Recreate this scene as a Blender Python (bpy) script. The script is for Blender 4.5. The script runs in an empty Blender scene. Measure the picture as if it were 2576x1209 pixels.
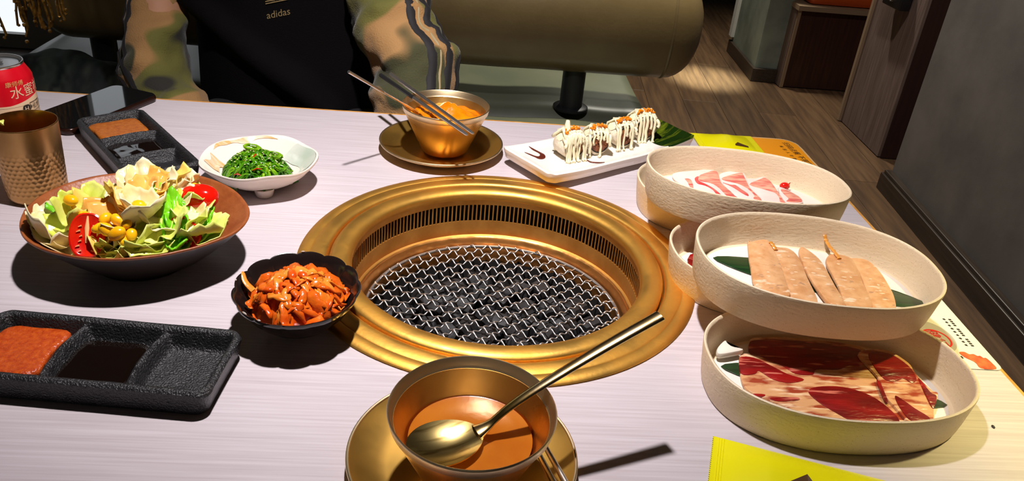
import bpy, bmesh, math, random
from math import sin, cos, pi, radians, sqrt, atan2, floor as ffloor
from mathutils import Vector, Matrix, noise
from mathutils.bvhtree import BVHTree

SC = bpy.context.scene
COL = SC.collection
TZ = 0.75                      # table top above the floor; heights below are measured from the table top
RNG = random.Random(7)

# ------------------------------------------------------------------ camera
cd = bpy.data.cameras.new('camera')
cam = bpy.data.objects.new('camera', cd)
COL.objects.link(cam)
cd.sensor_fit = 'HORIZONTAL'
cd.sensor_width = 36.0
cd.lens = 36.0 * 0.78136
cd.clip_start = 0.02
R_ = Vector((0.99577523, -0.03937183, 0.08295514))
U_ = Vector((-0.05301634, 0.4911078, 0.86948398))
F_ = Vector((0.07497309, 0.87020859, -0.48694563))
cam.matrix_world = Matrix(((R_.x, U_.x, -F_.x, -0.04517654), (R_.y, U_.y, -F_.y, -0.6656818),
                           (R_.z, U_.z, -F_.z, 0.39562652 + TZ), (0, 0, 0, 1)))
SC.camera = cam

# ------------------------------------------------------------------ world, lamps, exposure
w = bpy.data.worlds.new('world')
SC.world = w
w.use_nodes = True
w.node_tree.nodes['Background'].inputs[0].default_value = (1.0, 0.90, 0.80, 1)
w.node_tree.nodes['Background'].inputs[1].default_value = 0.075
SC.view_settings.view_transform = 'Standard'
SC.view_settings.look = 'None'
SC.view_settings.exposure = 0.0
SC.view_settings.gamma = 1.0
SC.view_settings.use_curve_mapping = False


def lamp(name, typ, loc, power, color, radius=0.02, target=None, size=60, blend=0.5):
    l = bpy.data.lights.new(name, typ)
    l.energy = power
    l.color = color
    l.shadow_soft_size = radius
    if typ == 'SPOT':
        l.spot_size = radians(size)
        l.spot_blend = blend
    o = bpy.data.objects.new(name, l)
    o.location = (loc[0], loc[1], loc[2] + TZ)
    if target is not None:
        d = Vector(target) - Vector(loc)
        o.rotation_euler = d.to_track_quat('-Z', 'Y').to_euler()
    COL.objects.link(o)
    return o


lamp('table_spotlight', 'SPOT', (-0.08, -0.08, 0.92), 62, (1.0, 0.93, 0.93), 0.020, (-0.06, 0.19, 0.0), 92, 1.0)
lamp('fringe_fill_spot', 'SPOT', (-0.80, 0.30, 0.95), 15, (1.0, 0.88, 0.66), 0.03, (-0.92, 0.84, 0.08), 22, 0.7)  # added spot that brightens the bead strands, no fixture known there
lamp('warm_downlight', 'SPOT', (0.95, -0.05, 1.15), 105, (1.0, 0.84, 0.32), 0.03, (0.68, -0.20, 0.0), 40, 0.7)
lamp('bench_downlight', 'SPOT', (0.45, 0.98, 1.60), 165, (1.0, 0.95, 0.76), 0.05, (0.38, 1.32, -0.2), 52, 0.9)
lamp('floor_glare_spot', 'SPOT', (1.15, 2.75, 1.75), 1500, (0.92, 1.0, 0.82), 0.05, (1.17, 3.12, -0.75), 11, 1.0)  # added narrow spot, its pool stands in for a reflected glare on the floor
lamp('hall_downlight', 'SPOT', (1.10, 3.3, 1.85), 175, (1.0, 0.95, 0.82), 0.06, (1.3, 2.6, -0.75), 95, 0.8)
lamp('wall_downlight', 'SPOT', (0.80, 1.3, 1.85), 92, (1.0, 0.93, 0.88), 0.06, (1.55, 1.5, -0.35), 80, 0.8)


# ------------------------------------------------------------------ helpers
def thing(name, label, cat, loc=(0, 0, 0), rot=(0, 0, 0), group=None):
    o = bpy.data.objects.new(name, None)
    o.empty_display_size = 0.03
    COL.objects.link(o)
    o.location = (loc[0], loc[1], loc[2] + TZ)
    o.rotation_euler = rot
    o['label'] = label
    o['category'] = cat
    if group:
        o['group'] = group
    return o


def tag(o, label, cat, group=None, kind=None):
    o['label'] = label
    o['category'] = cat
    if group:
        o['group'] = group
    if kind:
        o['kind'] = kind
    return o


class MB:
    def __init__(s):
        s.v = []
        s.f = []

    def add(s, vs, fs):
        b = len(s.v)
        s.v += [tuple(v) for v in vs]
        s.f += [tuple(i + b for i in f) for f in fs]
        return s

    def loft(s, rings, cap0=True, cap1=True, closed=True):
        n = len(rings[0])
        vs = [p for r in rings for p in r]
        fs = []
        m = n if closed else n - 1
        for i in range(len(rings) - 1):
            for j in range(m):
                a, b = i * n + j, i * n + (j + 1) % n
                fs.append((a, b, b + n, a + n))
        if cap0:
            fs.append(tuple(reversed(range(n))))
        if cap1:
            k = (len(rings) - 1) * n
            fs.append(tuple(range(k, k + n)))
        return s.add(vs, fs)

    def lathe(s, prof, n=64, c=(0, 0), cap0=True, cap1=True, fr=None):
        rings = []
        for r, z in prof:
            rings.append([(c[0] + r * (fr(2 * pi * k / n) if fr else 1) * cos(2 * pi * k / n),
                           c[1] + r * (fr(2 * pi * k / n) if fr else 1) * sin(2 * pi * k / n), z) for k in range(n)])
        return s.loft(rings, cap0, cap1)

    def box(s, c, d, rz=0.0):
        vs = []
        for sx, sy, sz in ((-1, -1, -1), (1, -1, -1), (1, 1, -1), (-1, 1, -1), (-1, -1, 1), (1, -1, 1), (1, 1, 1), (-1, 1, 1)):
            x, y = sx * d[0] / 2, sy * d[1] / 2
            vs.append((c[0] + x * cos(rz) - y * sin(rz), c[1] + x * sin(rz) + y * cos(rz), c[2] + sz * d[2] / 2))
        return s.add(vs, [(3, 2, 1, 0), (4, 5, 6, 7), (0, 1, 5, 4), (1, 2, 6, 5), (2, 3, 7, 6), (3, 0, 4, 7)])

    def tube(s, pts, rad, n=8, flat=1.0, up=None):
        pts = [Vector(p) for p in pts]
        if not isinstance(rad, (list, tuple)):
            rad = [rad] * len(pts)
        rings = []
        pu = Vector(up) if up else Vector((0.13, 0.21, 0.97))
        for i, p in enumerate(pts):
            t = (pts[min(i + 1, len(pts) - 1)] - pts[max(i - 1, 0)])
            t.normalize()
            u = pu - t * pu.dot(t)
            if u.length < 1e-4:
                u = t.orthogonal()
            u.normalize()
            sd = t.cross(u)
            pu = u
            rings.append([p + (sd * cos(2 * pi * k / n) + u * sin(2 * pi * k / n) * flat) * rad[i] for k in range(n)])
        return s.loft(rings)

    def ball(s, c, r, n=10, m=6):
        if not isinstance(r, (list, tuple)):
            r = (r, r, r)
        rings = []
        for i in range(1, m):
            a = -pi / 2 + pi * i / m
            rings.append([(c[0] + r[0] * cos(a) * cos(2 * pi * k / n), c[1] + r[1] * cos(a) * sin(2 * pi * k / n), c[2] + r[2] * sin(a)) for k in range(n)])
        return s.loft(rings)

    def slab(s, poly, z0, z1, bev=0.0, dome=0.0):
        p = [Vector((q[0], q[1])) for q in poly]
        area = sum(p[i].x * p[(i + 1) % len(p)].y - p[(i + 1) % len(p)].x * p[i].y for i in range(len(p)))
        if area < 0:
            p.reverse()
        n = len(p)

        def inset(d):
            out = []
            for i in range(n):
                a, b, c = p[i - 1], p[i], p[(i + 1) % n]
                e1, e2 = (b - a), (c - b)
                if e1.length < 1e-9 or e2.length < 1e-9:
                    out.append(b)
                    continue
                e1.normalize()
                e2.normalize()
                nn = Vector((-(e1.y + e2.y), e1.x + e2.x))
                if nn.length < 1e-6:
                    nn = Vector((-e1.y, e1.x))
                nn.normalize()
                out.append(b + nn * d)
            return out
        if bev <= 0:
            rr = [(p, z0), (p, z1)]
        else:
            i2 = inset(bev)
            i1 = inset(bev * 0.3)
            rr = [(i2, z0), (i1, z0 + bev * 0.3), (p, z0 + bev), (p, z1 - bev), (i1, z1 - bev * 0.3), (i2, z1)]
        return s.loft([[(q.x, q.y, z) for q in r] for r, z in rr])

    def grid(s, fn, nu, nv, cu=False):
        vs = [fn(i / (nu if cu else nu - 1), j / (nv - 1)) for j in range(nv) for i in range(nu)]
        fs = []
        for j in range(nv - 1):
            for i in range(nu if cu else nu - 1):
                a, b = j * nu + i, j * nu + (i + 1) % nu
                fs.append((a, b, b + nu, a + nu))
        return s.add(vs, fs)

    def build(s, name, m, parent=None, smooth=True, angle=None, kind=None):
        me = bpy.data.meshes.new(name)
        me.from_pydata(s.v, [], s.f)
        me.update()
        o = bpy.data.objects.new(name, me)
        if m is not None:
            me.materials.append(m)
        COL.objects.link(o)
        if parent is not None:
            o.parent = parent
        if smooth:
            me.polygons.foreach_set('use_smooth', [True] * len(me.polygons))
            if angle is None:
                angle = 40
            me.set_sharp_from_angle(angle=radians(angle))
        if kind:
            o['kind'] = kind
        return o


def smooth_poly(p, n=4):
    out = []
    N = len(p)
    for i in range(N):
        a, b, c, d = [Vector((q[0], q[1])) for q in (p[i - 1], p[i], p[(i + 1) % N], p[(i + 2) % N])]
        for k in range(n):
            t = k / n
            q = 0.5 * ((2 * b) + (-a + c) * t + (2 * a - 5 * b + 4 * c - d) * t * t + (-a + 3 * b - 3 * c + d) * t ** 3)
            out.append((q.x, q.y))
    return out


def smooth_path(p, n=5):
    out = []
    N = len(p)
    for i in range(N - 1):
        a, b, c, d = [Vector(q) for q in (p[max(i - 1, 0)], p[i], p[i + 1], p[min(i + 2, N - 1)])]
        for k in range(n):
            t = k / n
            out.append(0.5 * ((2 * b) + (-a + c) * t + (2 * a - 5 * b + 4 * c - d) * t * t + (-a + 3 * b - 3 * c + d) * t ** 3))
    out.append(Vector(p[-1]))
    return out


def rrect(w_, d_, r, n=6):
    out = []
    for cx, cy, a0 in ((w_ / 2 - r, d_ / 2 - r, 0), (-w_ / 2 + r, d_ / 2 - r, 90), (-w_ / 2 + r, -d_ / 2 + r, 180), (w_ / 2 - r, -d_ / 2 + r, 270)):
        for k in range(n + 1):
            a = radians(a0 + 90 * k / n)
            out.append((cx + r * cos(a), cy + r * sin(a)))
    return out


def selli(a, b, n=96, e=2.31):
    return [(a * math.copysign(abs(cos(t)) ** (2 / e), cos(t)), b * math.copysign(abs(sin(t)) ** (2 / e), sin(t))) for t in [2 * pi * k / n for k in range(n)]]


def dup(root, loc=None, rot=None, label=None):
    r = root.copy()
    COL.objects.link(r)
    if loc is not None:
        r.location = loc
    if rot is not None:
        r.rotation_euler = rot
    if label:
        r['label'] = label
    for ch in root.children:
        c = ch.copy()
        COL.objects.link(c)
        c.parent = r
        for g in ch.children:
            d = g.copy()
            COL.objects.link(d)
            d.parent = c
    return r


def evaluated(o):
    dg = bpy.context.evaluated_depsgraph_get()
    return bpy.data.meshes.new_from_object(o.evaluated_get(dg))


def remeshed(mb, voxel, smooth_it=6):
    me = bpy.data.meshes.new('tmp')
    me.from_pydata(mb.v, [], mb.f)
    o = bpy.data.objects.new('tmp', me)
    COL.objects.link(o)
    md = o.modifiers.new('r', 'REMESH')
    md.mode = 'VOXEL'
    md.voxel_size = voxel
    if smooth_it:
        ms = o.modifiers.new('s', 'SMOOTH')
        ms.iterations = smooth_it
        ms.factor = 0.5
    m2 = evaluated(o)
    vs = [v.co.copy() for v in m2.vertices]
    ns = [v.normal.copy() for v in m2.vertices]
    fs = [tuple(p.vertices) for p in m2.polygons]
    bpy.data.objects.remove(o)
    return vs, ns, fs


def text_verts(body, size, extrude=0.0004, align='CENTER', spacing=1.0):
    cu = bpy.data.curves.new('t', 'FONT')
    cu.body = body
    cu.size = size
    cu.extrude = extrude
    cu.align_x = align
    cu.align_y = 'CENTER'
    cu.space_character = spacing
    cu.resolution_u = 3
    o = bpy.data.objects.new('t', cu)
    COL.objects.link(o)
    me = evaluated(o)
    vs = [v.co.copy() for v in me.vertices]
    fs = [tuple(p.vertices) for p in me.polygons]
    bpy.data.objects.remove(o)
    return vs, fs


# ------------------------------------------------------------------ materials
def lin(c):
    return tuple((x / 12.92 if x <= 0.04045 else ((x + 0.055) / 1.055) ** 2.4) for x in [v / 255 for v in c])


def mat(name, c, rough=0.5, metal=0.0, c2=None, scale=20.0, stretch=(1, 1, 1), bump=0.0, bscale=None, spec=0.5, coat=0.0,
        sss=0.0, trans=0.0, detail=4.0, lo=0.35, hi=0.65, rough2=None, emit=None, bstretch=None, rotz=0.0, sheen=0.0):
    m = bpy.data.materials.new(name)
    m.use_nodes = True
    nt = m.node_tree
    b = nt.nodes['Principled BSDF']
    b.inputs['Base Color'].default_value = (*c, 1)
    b.inputs['Roughness'].default_value = rough
    b.inputs['Metallic'].default_value = metal
    b.inputs['Specular IOR Level'].default_value = spec
    b.inputs['Coat Weight'].default_value = coat
    b.inputs['Coat Roughness'].default_value = 0.08
    if sheen:
        b.inputs['Sheen Weight'].default_value = sheen
    if sss:
        b.inputs['Subsurface Weight'].default_value = sss
        b.inputs['Subsurface Radius'].default_value = (0.006, 0.003, 0.0015)
        b.inputs['Subsurface Scale'].default_value = 1.0
    if emit:
        b.inputs['Emission Color'].default_value = (*emit[0], 1)
        b.inputs['Emission Strength'].default_value = emit[1]
    tc = nt.nodes.new('ShaderNodeTexCoord')

    def coords(st):
        mp = nt.nodes.new('ShaderNodeMapping')
        mp.inputs['Scale'].default_value = st
        mp.inputs['Rotation'].default_value = (0, 0, rotz)
        nt.links.new(tc.outputs['Object'], mp.inputs['Vector'])
        return mp

    if c2 is not None or rough2 is not None:
        mp = coords(stretch)
        nz = nt.nodes.new('ShaderNodeTexNoise')
        nz.inputs['Scale'].default_value = scale
        nz.inputs['Detail'].default_value = detail
        nt.links.new(mp.outputs[0], nz.inputs['Vector'])
        mr = nt.nodes.new('ShaderNodeMapRange')
        mr.inputs[1].default_value = lo
        mr.inputs[2].default_value = hi
        nt.links.new(nz.outputs[0], mr.inputs[0])
        if c2 is not None:
            mx = nt.nodes.new('ShaderNodeMix')
            mx.data_type = 'RGBA'
            mx.inputs[6].default_value = (*c, 1)
            mx.inputs[7].default_value = (*c2, 1)
            nt.links.new(mr.outputs[0], mx.inputs[0])
            nt.links.new(mx.outputs[2], b.inputs['Base Color'])
        if rough2 is not None:
            m2 = nt.nodes.new('ShaderNodeMapRange')
            m2.inputs[3].default_value = rough
            m2.inputs[4].default_value = rough2
            nt.links.new(mr.outputs[0], m2.inputs[0])
            nt.links.new(m2.outputs[0], b.inputs['Roughness'])
    if bump:
        mp = coords(bstretch or stretch)
        nb = nt.nodes.new('ShaderNodeTexNoise')
        nb.inputs['Scale'].default_value = bscale or scale
        nb.inputs['Detail'].default_value = 3.0
        nt.links.new(mp.outputs[0], nb.inputs['Vector'])
        bp = nt.nodes.new('ShaderNodeBump')
        bp.inputs['Strength'].default_value = bump
        bp.inputs['Distance'].default_value = 0.002
        nt.links.new(nb.outputs[0], bp.inputs['Height'])
        nt.links.new(bp.outputs[0], b.inputs['Normal'])
    if trans:
        out = nt.nodes['Material Output']
        tr = nt.nodes.new('ShaderNodeBsdfTranslucent')
        tr.inputs[0].default_value = (*c, 1)
        ms = nt.nodes.new('ShaderNodeMixShader')
        ms.inputs[0].default_value = trans
        nt.links.new(b.outputs[0], ms.inputs[1])
        nt.links.new(tr.outputs[0], ms.inputs[2])
        nt.links.new(ms.outputs[0], out.inputs['Surface'])
    return m


def speckle(m, color, scale=300, thr=0.30):
    """scatter small dark flecks over a material's own colour"""
    nt = m.node_tree
    b = nt.nodes['Principled BSDF']
    tc = nt.nodes.new('ShaderNodeTexCoord')
    vo = nt.nodes.new('ShaderNodeTexVoronoi')
    vo.inputs['Scale'].default_value = scale
    nt.links.new(tc.outputs['Object'], vo.inputs['Vector'])
    lt = nt.nodes.new('ShaderNodeMath')
    lt.operation = 'LESS_THAN'
    lt.inputs[1].default_value = thr
    nt.links.new(vo.outputs['Distance'], lt.inputs[0])
    wn = nt.nodes.new('ShaderNodeMath')
    wn.operation = 'GREATER_THAN'
    wn.inputs[1].default_value = 0.72
    sp = nt.nodes.new('ShaderNodeSeparateColor')
    nt.links.new(vo.outputs['Color'], sp.inputs[0])
    nt.links.new(sp.outputs[0], wn.inputs[0])
    mu = nt.nodes.new('ShaderNodeMath')
    mu.operation = 'MULTIPLY'
    nt.links.new(lt.outputs[0], mu.inputs[0])
    nt.links.new(wn.outputs[0], mu.inputs[1])
    mx = nt.nodes.new('ShaderNodeMix')
    mx.data_type = 'RGBA'
    src = b.inputs['Base Color']
    if src.is_linked:
        nt.links.new(src.links[0].from_socket, mx.inputs[6])
    else:
        mx.inputs[6].default_value = src.default_value
    mx.inputs[7].default_value = (*color, 1)
    nt.links.new(mu.outputs[0], mx.inputs[0])
    nt.links.new(mx.outputs[2], src)
    return m



def overlay(m, color, scale, stretch, lo, hi, rotz=0.0, seed=0.0):
    """streaks or flecks of a second colour in a material"""
    nt = m.node_tree
    b = nt.nodes['Principled BSDF']
    tc = nt.nodes.new('ShaderNodeTexCoord')
    mp = nt.nodes.new('ShaderNodeMapping')
    mp.inputs['Scale'].default_value = stretch
    mp.inputs['Rotation'].default_value = (0, 0, rotz)
    mp.inputs['Location'].default_value = (seed, seed, 0)
    nz = nt.nodes.new('ShaderNodeTexNoise')
    nz.inputs['Scale'].default_value = scale
    nz.inputs['Detail'].default_value = 3.0
    mr = nt.nodes.new('ShaderNodeMapRange')
    mr.inputs[1].default_value = lo
    mr.inputs[2].default_value = hi
    mx = nt.nodes.new('ShaderNodeMix')
    mx.data_type = 'RGBA'
    mx.inputs[7].default_value = (*color, 1)
    nt.links.new(tc.outputs['Object'], mp.inputs['Vector'])
    nt.links.new(mp.outputs[0], nz.inputs['Vector'])
    nt.links.new(nz.outputs[0], mr.inputs[0])
    nt.links.new(mr.outputs[0], mx.inputs[0])
    src = b.inputs['Base Color']
    if src.is_linked:
        nt.links.new(src.links[0].from_socket, mx.inputs[6])
    else:
        mx.inputs[6].default_value = src.default_value
    nt.links.new(mx.outputs[2], src)
    return m


M = {}
M['table'] = mat('table_laminate', lin((212, 203, 208)), 0.36, c2=lin((192, 181, 185)), scale=7, stretch=(1.3, 62, 1), bump=0.06, bscale=9, bstretch=(2, 90, 1), detail=10, lo=0.30, hi=0.70)
M['edge'] = mat('edge_ply', lin((226, 168, 84)), 0.45, c2=lin((196, 130, 52)), scale=14, stretch=(3, 3, 40))
M['dark_metal'] = mat('dark_metal', (0.012, 0.012, 0.013), 0.42, spec=0.4)
M['brass'] = mat('brushed_brass', (0.92, 0.53, 0.115), 0.40, 1.0, c2=(0.76, 0.40, 0.07), scale=26, stretch=(1, 1, 1), bump=0.08, bscale=160, rough2=0.54, detail=8)
M['brass_wall'] = mat('brass_wall', (0.80, 0.43, 0.105), 0.48, 1.0, c2=(0.60, 0.29, 0.06), scale=30, rough2=0.6, detail=6)
M['copper'] = mat('heat_tinted_copper', (0.78, 0.38, 0.11), 0.36, 1.0, c2=(0.50, 0.21, 0.055), scale=42, bump=0.35, bscale=60, rough2=0.55)
M['duct'] = mat('duct_black', (0.006, 0.005, 0.004), 0.7)
M['bowl_brass'] = mat('bowl_brass', (0.84, 0.50, 0.16), 0.27, 1.0, c2=(0.74, 0.42, 0.11), scale=30, rough2=0.38, bump=0.03, bscale=220)
M['rim_brass'] = mat('pale_rim_highlight', (0.82, 0.64, 0.38), 0.36, 1.0)  # silver-bronze rim, made paler so the colour carries its edge highlight
M['plate_brass'] = mat('plate_brass', (0.78, 0.47, 0.11), 0.34, 1.0, c2=(0.66, 0.38, 0.08), scale=22, rough2=0.48)
M['steel'] = mat('polished_steel', (0.82, 0.79, 0.75), 0.32, 1.0)
M['spoon'] = mat('worn_gold_spoon', (0.78, 0.60, 0.36), 0.20, 1.0, c2=(0.72, 0.47, 0.13), scale=40, stretch=(1, 1, 1), bump=0.06, bscale=90)
M['spoon_bowl'] = mat('scratched_spoon_bowl', (0.74, 0.55, 0.20), 0.22, 1.0, c2=(0.36, 0.24, 0.07), scale=26, stretch=(1, 9, 1), lo=0.5, hi=0.62)
M['wire'] = mat('mesh_wire', (0.86, 0.86, 0.86), 0.36, 1.0)
M['coal'] = mat('charcoal', (0.022, 0.022, 0.024), 0.62, c2=(0.006, 0.006, 0.006), scale=120, bump=0.3, bscale=300)
M['black_stone'] = mat('black_glaze', (0.010, 0.010, 0.011), 0.34, c2=(0.020, 0.020, 0.022), scale=180, bump=0.75, bscale=650, spec=0.6)
M['soy'] = mat('soy_sauce', (0.006, 0.003, 0.002), 0.05, spec=0.6)
M['chili'] = mat('chilli_sauce', lin((205, 88, 22)), 0.28, c2=lin((180, 62, 14)), scale=260, bump=0.55, bscale=420, spec=0.7)
M['satay'] = mat('brown_sauce', lin((182, 104, 32)), 0.34, c2=lin((160, 82, 22)), scale=200, bump=0.45, bscale=500)
M['soup'] = mat('thick_soup', lin((184, 108, 26)), 0.20, c2=lin((172, 92, 18)), scale=30, bump=0.06, bscale=160, spec=0.6)
M['curry'] = mat('orange_soup', lin((226, 138, 10)), 0.22, c2=lin((205, 112, 6)), scale=60, bump=0.2, bscale=90, spec=0.6)
M['melamine'] = speckle(mat('speckled_melamine', lin((228, 216, 194)), 0.55, bump=0.0), lin((150, 118, 80)), 520, 0.26)
M['melamine_out'] = speckle(mat('pebbled_melamine', lin((231, 211, 178)), 0.5, bump=0.28, bscale=300, bstretch=(0.7, 1, 1.5)), lin((168, 138, 98)), 620, 0.16)
M['liner'] = mat('white_liner', lin((236, 230, 220)), 0.5, bump=0.18, bscale=60, bstretch=(1, 9, 1))
M['leaf'] = mat('bamboo_leaf', lin((30, 66, 28)), 0.28, c2=lin((18, 44, 20)), scale=30, stretch=(0.4, 14, 1), spec=0.6)
M['sausage'] = mat('sausage_meat', lin((226, 176, 126)), 0.32, c2=lin((206, 148, 96)), scale=110, bump=0.35, bscale=160, sss=0.1)
M['sausage_fat'] = mat('sausage_fat_fleck', lin((236, 200, 160)), 0.3)
M['casing'] = mat('sausage_casing', lin((222, 150, 62)), 0.25, spec=0.6)
M['fat'] = mat('pork_fat', lin((246, 226, 216)), 0.35, c2=lin((240, 212, 202)), scale=60, sss=0.1)
M['pork'] = mat('pork_lean', lin((206, 92, 84)), 0.38, c2=lin((236, 176, 146)), scale=60, stretch=(1, 3.5, 1), rotz=0.5, lo=0.4, hi=0.64, detail=6)
M['pork_red'] = mat('pork_lean_red', lin((206, 46, 54)), 0.35, c2=lin((220, 110, 100)), scale=60)
M['beef_fat'] = mat('beef_fat', lin((216, 162, 112)), 0.30, c2=lin((158, 62, 34)), scale=75, stretch=(0.6, 2.0, 1), lo=0.46, hi=0.60, bump=0.5, bscale=120, spec=0.6, detail=6)
M['beef'] = mat('beef_lean', lin((158, 16, 18)), 0.30, c2=lin((104, 6, 10)), scale=36, stretch=(0.6, 2.2, 1), rotz=0.5, bump=0.4, bscale=140, spec=0.6)
overlay(M['beef'], lin((206, 112, 92)), 34, (1.0, 7.0, 1), 0.60, 0.68, 0.55, 3.0)
overlay(M['beef_fat'], lin((240, 206, 166)), 60, (0.8, 5.0, 1), 0.54, 0.66, -0.25, 1.0)
overlay(M['sausage'], lin((238, 206, 172)), 70, (1.0, 2.2, 1), 0.60, 0.68, 0.9, 5.0)
overlay(M['sausage'], lin((186, 140, 104)), 90, (1.0, 1.8, 1), 0.64, 0.70, -0.6, 9.0)
M['beef_line'] = mat('beef_vein', lin((212, 130, 104)), 0.35)
M['cherry'] = mat('red_cherry', lin((220, 30, 20)), 0.12, spec=0.6)
M['garlic'] = mat('garlic_white', lin((238, 230, 214)), 0.4, bump=0.3, bscale=100)
M['terracotta'] = mat('brown_stoneware', lin((158, 88, 42)), 0.42, c2=lin((140, 70, 30)), scale=60, bump=0.25, bscale=220, spec=0.5)
M['stoneware_dark'] = mat('dark_stoneware', (0.022, 0.014, 0.011), 0.45)
M['rim_terracotta'] = M['terracotta']
M['let_cream'] = mat('lettuce_cream', lin((254, 244, 208)), 0.30, c2=lin((252, 232, 160)), scale=45, trans=0.16, bump=0.3, bscale=120)
M['let_yellow'] = mat('lettuce_yellow', lin((250, 222, 112)), 0.32, c2=lin((248, 208, 84)), scale=50, trans=0.16, bump=0.3, bscale=120)
M['let_lime'] = mat('lettuce_lime', lin((222, 240, 84)), 0.30, c2=lin((250, 246, 156)), scale=45, trans=0.18, bump=0.3, bscale=120)
M['let_green'] = mat('lettuce_green', lin((140, 222, 30)), 0.30, c2=lin((100, 190, 24)), scale=45, trans=0.15, bump=0.3, bscale=120)
M['corn'] = mat('yellow_corn', lin((250, 196, 22)), 0.22, c2=lin((244, 168, 10)), scale=60)
M['dressing'] = mat('salad_dressing', lin((246, 196, 90)), 0.2)
M['tomato'] = mat('tomato_skin', lin((224, 22, 8)), 0.10, spec=0.6)
M['tomato_cut'] = mat('tomato_flesh', lin((226, 44, 16)), 0.16, c2=lin((206, 20, 8)), scale=80)
M['tomato_core'] = mat('tomato_core', lin((246, 186, 124)), 0.25)
M['kimchi'] = mat('kimchi', lin((238, 116, 26)), 0.20, c2=lin((214, 76, 12)), scale=70, bump=0.5, bscale=140, spec=0.7, trans=0.12)
M['kimchi_pale'] = mat('kimchi_pale', lin((246, 160, 58)), 0.22, c2=lin((234, 122, 26)), scale=60, bump=0.4, bscale=120, spec=0.7, trans=0.15)
M['black_gloss'] = mat('black_gloss', (0.012, 0.008, 0.007), 0.16, spec=0.55)
M['chip'] = mat('worn_chip', lin((190, 180, 170)), 0.5)
M['glaze_white'] = mat('hand_painted_glaze', lin((240, 226, 212)), 0.22, spec=0.5)
M['glaze_rust'] = mat('rust_glaze', lin((232, 172, 106)), 0.26, c2=lin((240, 214, 188)), scale=50, stretch=(1, 4, 1))
M['glaze_green'] = mat('green_glaze', lin((190, 204, 186)), 0.2, c2=lin((214, 218, 206)), scale=30)
M['seaweed'] = mat('seaweed', lin((84, 152, 10)), 0.14, c2=lin((34, 94, 8)), scale=70, spec=0.6, trans=0.2)
M['seaweed2'] = mat('seaweed_light', lin((146, 196, 30)), 0.16, c2=lin((80, 150, 14)), scale=60, spec=0.6, trans=0.25)
M['sesame'] = mat('sesame', lin((240, 226, 170)), 0.4)
M['red_chili'] = mat('red_chilli', lin((170, 40, 10)), 0.2)
M['white_plate'] = mat('white_plate', lin((240, 232, 222)), 0.26, spec=0.5)
M['plate_biscuit'] = mat('bare_biscuit_edge', lin((222, 178, 112)), 0.5, c2=lin((236, 214, 176)), scale=90)
M['green_black'] = mat('dark_green_glaze', lin((24, 44, 10)), 0.07, c2=lin((96, 110, 22)), scale=30, stretch=(1, 5, 1), spec=0.6, lo=0.5, hi=0.68)
M['rice'] = mat('sushi_rice', lin((238, 228, 206)), 0.4, bump=1.0, bscale=170, c2=lin((226, 210, 176)), scale=160)
M['nori'] = mat('nori', (0.012, 0.012, 0.008), 0.45)
M['filling'] = mat('sushi_filling', lin((158, 92, 48)), 0.5, c2=lin((104, 54, 28)), scale=120, bump=0.8, bscale=160)
M['mayo'] = mat('mayonnaise', lin((248, 238, 200)), 0.25, sss=0.1)
M['roe'] = mat('orange_roe', lin((250, 138, 10)), 0.16, sss=0.1)
M['eel_sauce'] = mat('brown_glaze_sauce', lin((96, 40, 26)), 0.2)
M['yellow_foil'] = mat('yellow_wrapper', lin((232, 224, 6)), 0.34, spec=0.4)
M['brown_print'] = mat('brown_print', lin((84, 56, 20)), 0.45)
M['orange_card'] = mat('orange_card', lin((252, 160, 14)), 0.35)
M['black_print'] = mat('black_print', (0.015, 0.012, 0.01), 0.5)
M['white_card'] = mat('white_card', lin((226, 220, 216)), 0.3)
M['red_print'] = mat('red_print', lin((214, 36, 26)), 0.45)
M['grey_print'] = mat('grey_print', lin((176, 166, 168)), 0.45)
M['skin_print'] = mat('hand_print', lin((214, 112, 62)), 0.45, c2=lin((190, 66, 36)), scale=120)
M['clear'] = mat('clear_film', lin((226, 196, 150)), 0.2)
M['can_red'] = mat('can_red', lin((226, 10, 34)), 0.30, metal=0.15, spec=0.5)
M['can_cream'] = mat('can_cream', lin((238, 206, 166)), 0.32)
M['aluminium'] = mat('aluminium', (0.72, 0.72, 0.72), 0.26, 1.0)
M['gold_print'] = mat('gold_print', lin((226, 178, 110)), 0.4)
M['phone_glass'] = mat('phone_glass', (0.006, 0.006, 0.006), 0.03, spec=0.6)
M['phone_frame'] = mat('phone_frame', lin((46, 22, 14)), 0.22, 0.4)
M['leather'] = mat('olive_leather', lin((116, 98, 66)), 0.33, c2=lin((106, 88, 58)), scale=8, bump=0.10, bscale=120, spec=0.5)
M['seat_leather'] = mat('grey_green_leather', lin((104, 106, 88)), 0.38, c2=lin((88, 92, 76)), scale=5, bump=0.2, bscale=7, bstretch=(1.4, 1, 1), spec=0.5)
M['plinth'] = mat('bench_plinth', (0.016, 0.013, 0.010), 0.6)
M['hoodie'] = mat('black_fleece', (0.0042, 0.0036, 0.0038), 0.9, spec=0.1, bump=0.4, bscale=420)
M['stripe'] = mat('black_stripe', (0.014, 0.012, 0.013), 0.75, sheen=0.05)
M['stripe_edge'] = mat('stripe_piping', lin((168, 150, 110)), 0.6)
M['logo'] = mat('logo_embroidery', lin((150, 128, 88)), 0.5)
M['logo_dim'] = mat('logo_camo_print', lin((74, 58, 40)), 0.6, c2=lin((36, 46, 26)), scale=60)
M['skin'] = mat('skin', lin((206, 152, 118)), 0.5, sss=0.1)
M['hair'] = mat('black_hair', (0.010, 0.008, 0.007), 0.35)
M['eye'] = mat('eye_white', (0.75, 0.73, 0.70), 0.15)
M['iris'] = mat('iris', (0.02, 0.012, 0.008), 0.1)
M['lips'] = mat('lips', lin((172, 96, 84)), 0.4)
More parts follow.
